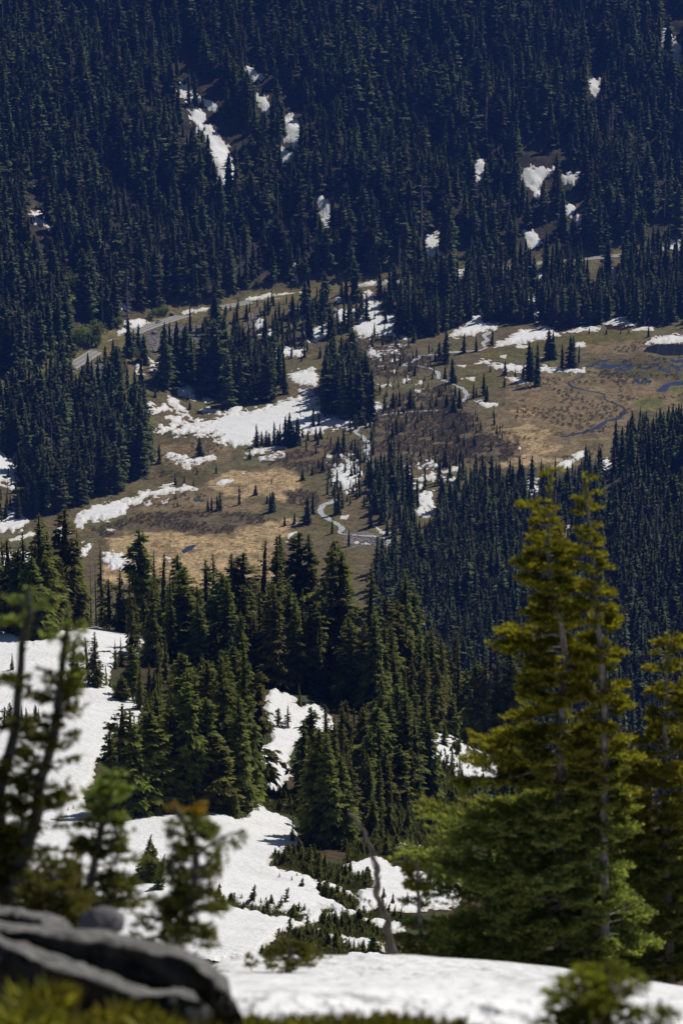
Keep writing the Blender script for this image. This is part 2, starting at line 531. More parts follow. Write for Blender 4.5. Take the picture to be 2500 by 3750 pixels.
# ------------------------------------------------------------------ ground cover regions (photo outlines, laid on the land)
ZC = dict(tan=(.44, .33, .195), tan2=(.215, .165, .098), brown=(.135, .108, .072), green=(.115, .105, .028), bright=(.14, .155, .035),
          talus=(.20, .185, .185), dirt=(.12, .085, .055), olive=(.095, .082, .035))
COVER = [
 ('tan2', 'R4', [(440, 500), (700, 470), (1000, 440), (1250, 480), (1568, 560), (1568, 680), (1250, 700), (1200, 820), (1000, 1000), (880, 1045), (430, 1045), (300, 860), (420, 640)]),
 ('tan2', 'R6', [(560, 440), (800, 400), (1050, 480), (1100, 560), (900, 600), (640, 600), (540, 560)]),
 ('olive', 'R6', [(540, 590), (780, 600), (900, 620), (900, 700), (820, 750), (560, 750)]),
 ('olive', 'R6', [(500, 340), (640, 360), (900, 390), (950, 440), (800, 420), (560, 440)]),
 ('tan2', 'R6', [(350, 890), (600, 780), (900, 760), (1080, 830), (1300, 900), (1300, 960), (900, 930), (420, 960)]),
 ('brown', 'R5', [(800, 300), (860, 120), (1300, 10), (1450, 300), (1568, 330), (1560, 480), (1250, 560), (900, 540), (800, 450)]),
 ('brown', 'R4', [(0, 560), (250, 700), (280, 850), (520, 930), (460, 1010), (150, 1045), (0, 1045)]),
 ('brown', 'R5', [(0, 480), (300, 440), (700, 350), (780, 520), (500, 600), (250, 560)]),
 ('tan', 'R4', [(480, 690), (560, 670), (620, 685), (600, 720), (520, 728)]),
 ('tan', 'R4', [(380, 860), (470, 810), (580, 800), (700, 840), (640, 900), (820, 930), (700, 1000), (860, 1030), (430, 1045), (560, 950), (480, 900)]),
 ('tan', 'R6', [(920, 740), (1080, 640), (1400, 620), (1568, 640), (1568, 790), (1450, 860), (1300, 800), (1200, 840), (1080, 840), (950, 790)]),
 ('tan', 'R6', [(420, 1060), (640, 1070), (900, 1085), (1100, 1070), (1250, 1000), (1500, 960), (1568, 980), (1568, 1060), (1450, 1090), (1250, 1176), (350, 1176)]),
 ('tan', 'E', [(480, 80), (800, 70), (1080, 75), (1300, 30), (1400, 50), (1300, 110), (1250, 280), (900, 330), (480, 300)]),
 ('brown', 'R6', [(60, 1060), (400, 960), (800, 930), (1300, 955), (1440, 930), (1350, 1000), (1080, 1050), (1090, 1105), (880, 1080), (450, 1050), (150, 1110)]),
 ('brown', 'R6', [(1470, 790), (1568, 770), (1700, 800), (1700, 900), (1470, 880)]),
 ('brown', 'D', [(0, 380), (250, 380), (420, 470), (300, 560), (120, 560), (0, 500)]),
 ('green', 'R4', [(320, 340), (520, 290), (800, 220), (1100, 190), (1330, 220), (1330, 260), (1000, 310), (900, 300), (700, 400), (540, 380)]),
 ('tan2', 'R4', [(930, 320), (1330, 262), (1400, 268), (1300, 320), (1060, 345)]),
 ('bright', 'R4', [(1250, 610), (1420, 610), (1400, 670), (1290, 668)]),
 ('bright', 'R4', [(1490, 530), (1568, 520), (1700, 560), (1568, 610), (1490, 600)]),
 ('bright', 'R4', [(690, 340), (800, 330), (780, 390), (700, 400)]),
 ('green', 'R4', [(100, 470), (300, 440), (450, 540), (350, 560), (200, 620)]),
 ('bright', 'R4', [(200, 510), (260, 515), (230, 600), (200, 590)]),
 ('olive', 'R4', [(920, 360), (1005, 360), (990, 385), (930, 385)]),
 ('olive', 'R4', [(1000, 380), (1300, 350), (1568, 380), (1568, 510), (1300, 480), (1050, 480)]),
 ('bright', 'R5', [(780, 250), (900, 215), (1000, 200), (980, 240), (830, 270)]),
 ('green', 'R5', [(440, 800), (520, 760), (560, 900), (640, 960), (560, 980), (460, 880)]),
 ('bright', 'R5', [(370, 890), (410, 885), (410, 905), (380, 910)]),
 ('talus', 'R1', [(330, 710), (480, 780), (510, 890), (420, 930), (330, 830)]),
 ('talus', 'R1', [(770, 480), (870, 470), (900, 700), (780, 650)]),
 ('talus', 'R1', [(1080, 430), (1290, 430), (1290, 520), (1100, 560)]),
 ('talus', 'R1', [(170, 790), (330, 715), (480, 800), (520, 900), (420, 940), (260, 880)]),
 ('talus', 'R1', [(720, 490), (900, 430), (1300, 425), (1290, 560), (960, 620), (760, 600)]),
 ('talus', 'R3', [(20, 330), (140, 310), (160, 380), (60, 440), (0, 450)]),
 ('talus', 'R5', [(640, 960), (900, 1000), (915, 1045), (660, 1045)]),
 ('bright', 'C', [(310, 40), (360, 50), (370, 180), (330, 260)]),
 ('olive', 'C', [(120, 0), (170, 0), (230, 80), (150, 140)]),
 ('brown', 'A', [(120, 960), (150, 930), (240, 1060), (260, 1140), (210, 1120)]),
 ('brown', 'B', [(1010, 850), (1090, 840), (1090, 960), (1030, 930)]),
 ('tan2', 'B', [(115, 960), (155, 920), (150, 1010), (130, 1040)]),
 ('brown', 'R8', [(1360, 530), (1450, 470), (1568, 420), (1568, 480), (1400, 560)]),
]
def cover_colors():
    U, V, _ = project(GX, GY, GZ)
    col = np.zeros((NY, NA, 3))
    d = road_d(GX, GY)
    n1 = fbm(GX / 14, GY / 14, 71)[..., None]
    n2 = fbm(GX / 4.5, GY / 6, 72)[..., None]
    base = np.array([.135, .11, .062]) * (1 + .25 * n1) + np.array([-.018, .006, -.010]) * np.clip(n1 * 3, 0, 1)
    col[:] = base
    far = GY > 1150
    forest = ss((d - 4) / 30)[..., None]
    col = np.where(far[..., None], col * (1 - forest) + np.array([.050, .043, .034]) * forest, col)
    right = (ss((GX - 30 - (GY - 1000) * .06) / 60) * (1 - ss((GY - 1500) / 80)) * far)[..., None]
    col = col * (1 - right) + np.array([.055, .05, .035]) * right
    for name, c, pts in COVER:
        P = cv(c, pts)
        xs = [p[0] for p in P]; ys = [p[1] for p in P]
        win = far & (U > min(xs) - 30) & (U < max(xs) + 30) & (V > min(ys) - 20) & (V < max(ys) + 20)
        ii = np.where(win)
        if not len(ii[0]):
            continue
        u, v = U[ii], V[ii]
        sdn = np.where(in_poly(u, v, P), 1, -1) * seg_dist(u, v, P, True)
        nz = fbm(GX[ii] / 22, GY[ii] / 30, 73) * 40 + fbm(GX[ii] / 6, GY[ii] / 8, 74) * 18
        w = ss((sdn + nz + 4) / 9)[:, None]
        cc = np.array(ZC[name]) * (1 + .22 * n2[ii])
        col[ii] = col[ii] * (1 - w) + cc * w
    fl = (far & (d < -16))[..., None]
    r1 = ss(fbm(GX / 7, GY / 11, 76) * 2.2 - .15)[..., None] * .55 * fl
    col = col * (1 - r1) + np.array([.165, .115, .055]) * r1
    r2 = ss(fbm(GX / 6, GY / 10, 77) * 2.2 - .2)[..., None] * .6 * fl
    col = col * (1 - r2) + np.array([.075, .072, .032]) * r2
    verge = (ss((16 - np.abs(d)) / 5) * far)[..., None]
    col = col * (1 - verge) + np.array([.15, .13, .055]) * (1 + .3 * n2) * verge
    nb = (GY < 720) & (GY > 60)
    bcol = np.array([.066, .050, .033]) * (1 + .3 * n1) + np.array([-.035, .012, -.012]) * np.clip(n1 * 2.5 + .2, 0, 1)
    col = np.where(nb[..., None], bcol, col)
    fgc = np.array([.16, .10, .06]) + np.array([-.02, .05, -.03]) * np.clip(fbm(GX / .35, GY / .35, 75)[..., None] * 2 + .4, 0, 1)
    col = np.where((GY < 60)[..., None], fgc, col)
    return np.clip(col, .01, .8)

ii = np.arange(NY * NA).reshape(NY, NA)
gq = np.stack([ii[:-1, :-1], ii[:-1, 1:], ii[1:, 1:], ii[1:, :-1]], -1).reshape(-1, 4)
gme = mesh_np('ground', np.stack([GX, GY, GZ], -1).reshape(-1, 3), gq, [M['ground']], smooth=True)
ca = gme.color_attributes.new('cover', 'FLOAT_COLOR', 'POINT')
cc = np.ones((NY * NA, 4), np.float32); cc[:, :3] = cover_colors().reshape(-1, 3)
ca.data.foreach_set('color', cc.reshape(-1))
tag(add_obj('terrain', gme), 'mountain valley ground from the foreground ridge to the forested hillside', 'terrain', kind='structure')

# ------------------------------------------------------------------ snow
SNOW_V = [   # crop, outline, roughness of the melt edge in photo pixels, words
 ('A', [(800, 362), (870, 400), (930, 440), (990, 480), (995, 505), (960, 500), (930, 460), (880, 480), (840, 450)], 5, 'narrow ragged snow strip'),
 ('A', [(945, 570), (985, 590), (1010, 640), (1050, 680), (1070, 760), (1075, 820), (1050, 845), (1015, 840), (985, 740), (955, 650)], 5, 'long bright snow chute'),
 ('A', [(870, 500), (930, 500), (945, 580), (915, 590)], 8, 'broken snow scrap'),
 ('A', [(1290, 540), (1340, 535), (1380, 590), (1390, 660), (1345, 680), (1305, 620)], 8, 'ragged snow patch'),
 ('A', [(1130, 310), (1200, 350), (1160, 375), (1150, 340)], 4, 'small snow patch'),
 ('A', [(1290, 690), (1340, 710), (1330, 750), (1300, 745)], 8, 'small snow scrap'),
 ('A', [(1195, 440), (1230, 440), (1230, 530), (1205, 520)], 9, 'thin snow scrap'),
 ('A', [(135, 985), (180, 950), (235, 1050), (190, 1045)], 6, 'snow patch'),
 ('A', [(1460, 910), (1500, 920), (1530, 1070), (1505, 1060)], 5, 'thin vertical snow streak'),
 ('B', [(1455, 150), (1500, 115), (1560, 220), (1568, 290), (1510, 260), (1480, 200)], 5, 'bright snow chute'),
 ('B', [(1130, 345), (1190, 370), (1185, 460), (1140, 400)], 7, 'narrow snow streak'),
 ('B', [(820, 800), (880, 770), (985, 770), (980, 800), (920, 830), (905, 910), (870, 850), (820, 830)], 5, 'wedge shaped snow patch'),
 ('B', [(1015, 800), (1100, 795), (1060, 840), (1015, 830)], 5, 'snow patch'),
 ('B', [(605, 700), (655, 750), (635, 840), (605, 860)], 6, 'upright snow streak'),
 ('B', [(840, 1060), (880, 1070), (930, 1120), (870, 1130)], 4, 'tilted snow patch'),
 ('B', [(1010, 920), (1060, 960), (1055, 1000), (1010, 990)], 6, 'ragged snow scrap'),
 ('B', [(1080, 980), (1110, 1000), (1100, 1050), (1075, 1040)], 5, 'narrow snow scrap'),
 ('B', [(385, 1075), (430, 1070), (470, 1175), (400, 1160)], 6, 'upright snow streak'),
 ('B', [(1400, 1120), (1568, 1110), (1568, 1140), (1400, 1150)], 7, 'broken snow band'),
 ('B', [(350, 1000), (365, 1000), (365, 1030), (345, 1025)], 6, 'tiny snow scrap'),
 ('C', [(1345, 20), (1370, 40), (1365, 115), (1345, 90)], 5, 'upright snow streak'),
 ('C', [(530, 190), (600, 240), (590, 250), (535, 215)], 4, 'shaded snow patch'),
 ('R1', [(520, 510), (580, 400), (700, 380), (790, 405), (690, 445), (600, 450), (560, 490)], 3, 'roadside snow bank'),
 ('R1', [(1050, 325), (1130, 305), (1125, 320), (1060, 332)], 2, 'low roadside snow strip'),
 ('R1', [(1140, 308), (1260, 280), (1260, 292), (1150, 312)], 3, 'low roadside snow strip'),
 ('R3', [(920, 90), (1085, 65), (1085, 80), (920, 100)], 2, 'low roadside snow strip'),
 ('R3', [(0, 200), (200, 170), (450, 155), (200, 192), (0, 225)], 3, 'long roadside snow strip'),
 ('R3', [(1145, 62), (1215, 57), (1210, 75), (1145, 77)], 2, 'low roadside snow strip'),
 ('R1', [(660, 740), (715, 740), (715, 800), (690, 805)], 3, 'small snow patch'),
 ('R1', [(790, 750), (850, 770), (875, 830), (830, 835), (795, 790)], 3, 'small snow patch'),
 ('R1', [(780, 700), (850, 735), (830, 740), (785, 720)], 3, 'thin snow scrap'),
 ('R1', [(650, 800), (760, 830), (750, 845), (690, 830)], 4, 'thin snow scrap'),
 ('R1', [(1020, 960), (1100, 890), (1165, 970), (1130, 1008), (1025, 1000)], 3, 'wedge of snow'),
 ('R1', [(1280, 990), (1360, 955), (1330, 1005), (1290, 1005)], 3, 'small snow patch'),
 ('R1', [(1220, 530), (1260, 540), (1250, 560)], 2, 'tiny snow scrap'),
 ('R1', [(1350, 600), (1420, 600), (1430, 720), (1360, 680)], 9, 'broken snow scrap'),
 ('R3', [(70, 395), (110, 375), (150, 410), (155, 500), (110, 500)], 4, 'bright snow patch'),
 ('R3', [(160, 450), (215, 450), (215, 560), (170, 540)], 7, 'ragged snow patch'),
 ('R3', [(430, 290), (470, 280), (470, 340), (430, 380)], 5, 'small snow patch'),
 ('R3', [(490, 430), (680, 420), (680, 510), (560, 560), (480, 530)], 8, 'broken snow patch'),
 ('R3', [(735, 305), (880, 305), (890, 360), (760, 390), (735, 340)], 6, 'snow patch'),
 ('R3', [(960, 170), (1020, 165), (1050, 240), (1110, 250), (1110, 340), (1200, 350), (1260, 430), (1250, 540), (1190, 540), (1100, 500), (1000, 520), (920, 520), (880, 430), (950, 390), (960, 280)], 6, 'wide branching snow patch'),
 ('R3', [(1250, 500), (1325, 500), (1320, 545), (1260, 540)], 3, 'small snow patch'),
 ('R3', [(230, 610), (380, 610), (480, 640), (480, 685), (300, 695), (230, 690)], 5, 'broad snow patch'),
 ('R3', [(735, 200), (780, 200), (780, 235), (740, 235)], 4, 'tiny snow patch'),
 ('R3', [(1185, 170), (1210, 170), (1205, 260), (1190, 250)], 4, 'upright snow scrap'),
 ('R3', [(360, 830), (560, 780), (590, 830), (590, 900), (560, 1000), (480, 1005), (440, 960), (580, 930), (360, 890)], 6, 'melting snow sheet'),
 ('R3', [(1130, 590), (1340, 578), (1340, 597), (1140, 610)], 3, 'thin snow strip'),
 ('R3', [(985, 675), (1030, 600), (1060, 650), (1260, 632), (1260, 652), (1110, 667), (1110, 700), (1000, 688)], 4, 'crooked snow strip'),
 ('R3', [(1078, 922), (1190, 903), (1190, 920), (1085, 937)], 2, 'slender snow strip'),
 ('R3', [(1285, 895), (1322, 848), (1332, 870), (1300, 900)], 2, 'tilted snow scrap'),
 ('R3', [(1382, 965), (1460, 947), (1405, 980)], 2, 'slender snow scrap'),
 ('R3', [(1165, 837), (1222, 843), (1215, 860)], 2, 'tiny snow scrap'),
 ('R3', [(1078, 765), (1135, 762), (1130, 776)], 2, 'tiny snow scrap'),
 ('R3', [(1170, 712), (1242, 712), (1200, 728)], 2, 'tiny snow scrap'),
 ('R3', [(1390, 917), (1445, 883), (1442, 902)], 2, 'tiny snow scrap'),
 ('R3', [(1188, 800), (1225, 795), (1215, 818)], 2, 'tiny snow scrap'),
 ('D', [(850, 160), (880, 180), (940, 190), (935, 240), (890, 305), (855, 240)], 4, 'bright snow clearing'),
 ('D', [(835, 70), (870, 75), (860, 120), (840, 110)], 4, 'small snow gap'),
 ('D', [(905, 75), (940, 75), (935, 115), (910, 110)], 4, 'small snow gap'),
 ('D', [(1225, 50), (1255, 45), (1257, 130), (1230, 110)], 3, 'upright snow gap'),
 ('D', [(1395, 160), (1430, 165), (1425, 205), (1395, 200)], 4, 'small snow gap'),
 ('D', [(1520, 175), (1568, 160), (1700, 170), (1700, 215), (1520, 215)], 6, 'broken snow band'),
 ('D', [(465, 62), (580, 60), (580, 78), (470, 80)], 5, 'low snow band'),
 ('R4', [(70, 232), (90, 205), (180, 160), (190, 120), (220, 95), (270, 105), (300, 140), (385, 145), (380, 170), (270, 197), (240, 217)], 4, 'wide bright snow bank'),
 ('R4', [(368, 287), (390, 255), (440, 250), (530, 195), (600, 190), (720, 165), (780, 208), (850, 190), (900, 155), (960, 170), (1040, 172), (1045, 192), (960, 190), (780, 218), (650, 247), (560, 267)], 4, 'long bright snow bank'),
 ('R4', [(1045, 150), (1120, 115), (1150, 105), (1180, 110), (1265, 155), (1255, 162), (1100, 148)], 3, 'peaked snow bank'),
 ('R4', [(1243, 187), (1330, 158), (1385, 173), (1380, 187)], 2, 'low snow bank'),
 ('R4', [(1333, 277), (1380, 235), (1500, 220), (1700, 250), (1700, 270), (1440, 270)], 3, 'pond edge snow bank'),
 ('R4', [(295, 383), (400, 408), (560, 423), (930, 438), (925, 454), (700, 457), (450, 442), (300, 407)], 4, 'long thin snow strip'),
 ('R4', [(238, 405), (290, 388), (280, 414)], 2, 'tiny snow scrap'),
 ('R4', [(880, 275), (925, 272), (945, 290), (885, 296)], 2, 'small snow patch'),
 ('R4', [(435, 495), (520, 490), (577, 525), (540, 534), (470, 519)], 2, 'smooth snow patch'),
 ('R4', [(158, 497), (240, 494), (235, 508)], 2, 'thin snow scrap'),
 ('R4', [(233, 640), (290, 638), (300, 658), (388, 658), (380, 674), (310, 680)], 2, 'crooked snow patch'),
 ('R4', [(133, 410), (182, 417), (175, 429)], 2, 'tiny snow scrap'),
 ('R4', [(488, 930), (527, 938), (520, 952)], 2, 'tiny snow scrap'),
 ('R4', [(508, 289), (577, 292), (570, 300), (515, 298)], 2, 'thin snow scrap'),
 ('R4', [(408, 356), (437, 348), (432, 362)], 2, 'tiny snow scrap'),
 ('R4', [(660, 362), (697, 362), (695, 374), (662, 372)], 2, 'tiny snow scrap'),
 ('R6', [(460, 120), (540, 180), (600, 150), (640, 200), (560, 217), (460, 227)], 4, 'ragged snow patch'),
 ('R6', [(620, 110), (690, 130), (680, 150), (760, 205), (680, 207), (660, 170), (620, 150)], 4, 'ragged snow patch'),
 ('R6', [(700, 60), (770, 20), (820, 70), (800, 115), (740, 115), (700, 80)], 3, 'wedge of snow'),
 ('R6', [(800, 132), (900, 110), (945, 130), (860, 140)], 3, 'thin snow patch'),
 ('R6', [(845, 197), (920, 183), (980, 190), (995, 250), (960, 225), (860, 212)], 3, 'snow patch'),
 ('R6', [(930, 90), (990, 50), (990, 80), (960, 105)], 3, 'small snow patch'),
 ('R6', [(500, 342), (620, 322), (800, 310), (830, 290), (745, 235), (890, 265), (830, 295), (1000, 260), (1060, 220), (1110, 165), (1150, 220), (1260, 205), (1350, 160), (1568, 105), (1568, 250), (1480, 260), (1380, 380), (1240, 430), (1210, 460), (1100, 470), (950, 430), (1010, 400), (870, 385), (780, 370), (690, 382), (560, 352)], 11, 'broad melting snowfield with dark streaks'),
 ('R6', [(610, 245), (700, 250), (765, 295), (680, 307), (620, 270)], 5, 'snow patch'),
 ('R5', [(0, 230), (140, 150), (250, 140), (310, 100), (500, 90), (500, 180), (580, 180), (680, 250), (670, 292), (560, 290), (480, 317), (350, 340), (60, 380), (0, 390)], 7, 'bright snowfield end'),
 ('R5', [(20, 432), (170, 408), (252, 415), (130, 442), (0, 467)], 4, 'thin snow strip'),
 ('R5', [(90, 482), (240, 443), (242, 470), (100, 502)], 5, 'ragged snow strip'),
 ('R5', [(498, 470), (547, 463), (542, 480)], 2, 'tiny snow scrap'),
 ('R5', [(530, 570), (680, 465), (720, 520), (705, 650), (640, 695), (550, 610)], 17, 'speckled snow among saplings'),
 ('R5', [(928, 498), (970, 518), (1040, 538), (1052, 592), (990, 548)], 5, 'ragged snow strip'),
 ('R5', [(1095, 547), (1180, 495), (1235, 540), (1150, 565)], 8, 'broken snow patch'),
 ('R5', [(1065, 617), (1160, 588), (1350, 540), (1382, 550), (1230, 582), (1180, 598), (1362, 618), (1330, 637), (1200, 622)], 4, 'forked snow strip'),
 ('R5', [(1050, 650), (1080, 648), (1120, 700), (1190, 703), (1192, 770), (1245, 830), (1200, 842), (1080, 760)], 9, 'broken snow patch'),
 ('R5', [(593, 867), (652, 848), (640, 875)], 2, 'small snow patch'),
 ('R5', [(823, 918), (860, 938), (932, 965), (850, 970)], 2, 'snow patch'),
 ('R5', [(253, 1022), (268, 970), (327, 953), (282, 987), (267, 1027)], 2, 'curved snow strip'),
 ('R5', [(703, 1020), (800, 1038), (730, 1038)], 3, 'thin snow scrap'),
 ('R5', [(800, 142), (860, 130), (900, 150), (850, 195), (808, 190)], 6, 'snow patch'),
 ('R5', [(1075, 47), (1137, 38), (1095, 64)], 2, 'tiny snow scrap'),
 ('R5', [(838, 17), (922, 4), (902, 17)], 2, 'slender snow strip'),
 ('R6', [(600, 525), (720, 518), (800, 540), (940, 518), (957, 545), (860, 562), (780, 590), (780, 614), (720, 602), (680, 570)], 5, 'low wide snow patch'),
 ('R6', [(958, 742), (1000, 710), (1080, 698), (1097, 715), (1010, 737)], 2, 'smooth snow patch'),
 ('R6', [(1095, 660), (1140, 655), (1180, 645), (1210, 655), (1150, 668)], 5, 'broken snow scrap'),
 ('R6', [(0, 935), (80, 880), (190, 870), (360, 840), (420, 800), (560, 770), (640, 752), (682, 770), (600, 800), (440, 830), (420, 872), (340, 892), (310, 930), (180, 987), (60, 1000), (0, 1040), (-40, 1040), (-40, 950)], 5, 'long tapering snow tongue'),
 ('R6', [(680, 772), (770, 742), (822, 768), (720, 783)], 4, 'snow patch'),
 ('R6', [(438, 860), (490, 843), (502, 870), (470, 887)], 3, 'small snow patch'),
 ('R6', [(588, 737), (657, 728), (652, 744)], 2, 'tiny snow scrap'),
 ('R6', [(188, 1060), (252, 1063), (230, 1074)], 2, 'tiny snow scrap'),
 ('R6', [(565, 852), (620, 840), (615, 855), (580, 862)], 2, 'tiny snow scrap'),
 ('R7', [(-200, 300), (0, 340), (60, 420), (100, 450), (140, 500), (130, 700), (90, 650), (30, 600), (0, 600), (-200, 700)], 8, 'snow patch behind thin firs'),
 ('R7', [(-200, 800), (0, 920), (40, 930), (60, 820), (160, 790), (220, 880), (200, 980), (100, 1020), (80, 1000), (-200, 1000)], 8, 'snow patch under the trees'),
 ('R7', [(150, 260), (240, 280), (230, 370), (160, 330)], 8, 'small snow gap'),
 ('R7', [(250, 450), (320, 450), (320, 540), (260, 540)], 8, 'small snow gap'),
 ('R7', [(780, 455), (835, 455), (830, 520), (790, 520)], 6, 'small snow gap'),
 ('R7', [(92, 1067), (290, 1000), (290, 1030), (150, 1062)], 3, 'thin snow strip'),
 ('R7', [(-200, 1190), (60, 1180), (170, 1150), (260, 1200), (240, 1240), (60, 1240), (-200, 1260)], 4, 'snow patch'),
 ('R7', [(-200, 1262), (0, 1250), (60, 1262), (80, 1400), (-200, 1456)], 5, 'low snow patch'),
 ('R7', [(440, 1015), (520, 950), (560, 1000), (500, 1060), (450, 1055)], 4, 'snow patch'),
 ('R7', [(655, 1140), (720, 1090), (735, 1130), (700, 1220), (660, 1210)], 10, 'broken snow scraps'),
 ('R7', [(850, 1160), (960, 1190), (1040, 1260), (1060, 1300), (900, 1300), (840, 1230)], 13, 'broken snow scraps'),
 ('R7', [(1350, 1215), (1410, 1212), (1400, 1225)], 2, 'tiny snow scrap'),
 ('R7', [(1385, 1250), (1440, 1225), (1440, 1245), (1395, 1260)], 2, 'tiny snow scrap'),
 ('D', [(985, 962), (1110, 893), (1122, 905), (1050, 962), (1000, 982)], 4, 'slanting snow strip'),
 ('D', [(1098, 987), (1140, 978), (1132, 1002), (1105, 1000)], 3, 'small snow patch'),
 ('D', [(853, 1030), (917, 1013), (880, 1037)], 2, 'thin snow scrap'),
 ('D', [(325, 1045), (360, 1050), (350, 1090), (420, 1110), (430, 1190), (340, 1190)], 12, 'broken snow patch'),
 ('D', [(1190, 940), (1320, 940), (1310, 985), (1200, 980)], 11, 'snow speckles behind firs'),
 ('D', [(0, 920), (60, 915), (70, 1000), (40, 1060), (0, 1060)], 12, 'broken snow patch'),
 ('R8', [(575, 300), (650, 300), (650, 380), (600, 380)], 10, 'snow gap'),
 ('R8', [(770, 550), (880, 560), (870, 640), (800, 645)], 8, 'snow gap'),
 ('R8', [(1340, 1000), (1385, 960), (1380, 975), (1350, 1010)], 3, 'tiny snow streak'),
 ('R8', [(300, 560), (325, 560), (330, 680), (300, 670)], 8, 'upright snow gap'),
]
SNOW_B = [
 ('S', [(-700, 2330), (0, 2312), (57, 2330), (115, 2358), (190, 2330), (310, 2300), (322, 2270), (367, 2290), (442, 2275), (455, 2262), (540, 2258), (560, 2300), (500, 2400), (420, 2400), (400, 2500), (413, 2540), (460, 2560), (515, 2560), (528, 2588), (520, 2650), (476, 2690), (420, 2660), (395, 2730), (350, 2800), (345, 2880), (304, 2905), (310, 2960), (356, 2990), (413, 3003), (505, 2997), (530, 2968), (631, 2985), (660, 2938), (746, 2945), (861, 3010), (900, 3000), (925, 2960), (943, 2948), (989, 2976), (1041, 2994), (1087, 3045), (1105, 3097), (1110, 3122), (1056, 3128), (1021, 3122), (975, 3174), (1016, 3191), (1090, 3203), (1136, 3226), (1205, 3237), (1251, 3260), (1300, 3290), (1366, 3342), (1217, 3380), (1148, 3403), (1044, 3420), (987, 3449), (941, 3510), (734, 3560), (300, 3560), (-700, 3560)], 5, 'main bright snowfield sweeping down the near slope'),
 ('N2', [(980, 402), (1040, 380), (1120, 345), (1200, 350), (1300, 400), (1420, 430), (1500, 470), (1568, 490), (1700, 520), (1700, 660), (1400, 680), (1180, 676), (1080, 640), (1060, 560), (1150, 542), (1140, 510), (1080, 470), (1000, 440)], 6, 'smooth snow patch'),
 ('N2', [(690, 805), (850, 793), (885, 830), (800, 842)], 4, 'small snow patch'),
 ('N2', [(830, 858), (950, 838), (1100, 880), (1260, 910), (1240, 955), (1100, 932), (950, 892)], 6, 'snow strip'),
 ('N2', [(1060, 740), (1200, 728), (1365, 780), (1350, 832), (1250, 802), (1130, 772)], 6, 'ragged snow strip'),
 ('N2', [(1000, 970), (1200, 958), (1500, 980), (1500, 1060), (950, 1060)], 5, 'low snow patch'),
 ('N2', [(1288, 246), (1450, 248), (1535, 312), (1420, 307), (1330, 282)], 3, 'small bright snow patch'),
 ('N2', [(1085, 233), (1185, 265), (1150, 282)], 3, 'tiny snow scrap'),
 ('N1', [(320, 30), (380, 60), (480, 120), (530, 170), (560, 140), (640, 165), (710, 230), (740, 300), (640, 330), (560, 330), (480, 400), (440, 520), (460, 600), (400, 660), (350, 705), (295, 700), (370, 620), (330, 560), (235, 520), (225, 440), (320, 400), (340, 350), (305, 200)], 6, 'bright snow tongue'),
 ('N1', [(815, 515), (890, 580), (905, 655), (860, 645), (805, 570)], 4, 'small snow gap'),
 ('N1', [(1365, 360), (1400, 335), (1568, 380), (1800, 420), (1800, 640), (1500, 600), (1355, 490)], 8, 'snow patch full of brush'),
 ('N1', [(640, -20), (690, -20), (680, 30), (650, 30)], 3, 'small snow gap'),
]
HOLES_B = [('N2', [(230, 618), (400, 672), (600, 700), (745, 718), (700, 758), (560, 722), (380, 695), (240, 655)]),
           ('N2', [(808, 675), (880, 678), (890, 700), (830, 706)]),
           ('N2', [(775, 540), (860, 545), (1000, 590), (1065, 640), (1040, 690), (990, 675), (920, 630), (830, 592)]),
           ('N2', [(770, 780), (1150, 690), (1160, 705), (900, 765), (640, 815)])]

def snow_grid(y0, y1, dy, cols, amax):
    ys = np.arange(y0, y1, dy)
    aa = np.linspace(-amax, amax, cols)
    A, Y = np.meshgrid(aa, ys)
    X = A * Y
    Z = ground(X, Y)
    U, V, Fd = project(X, Y, Z)
    return X, Y, Z, U, V

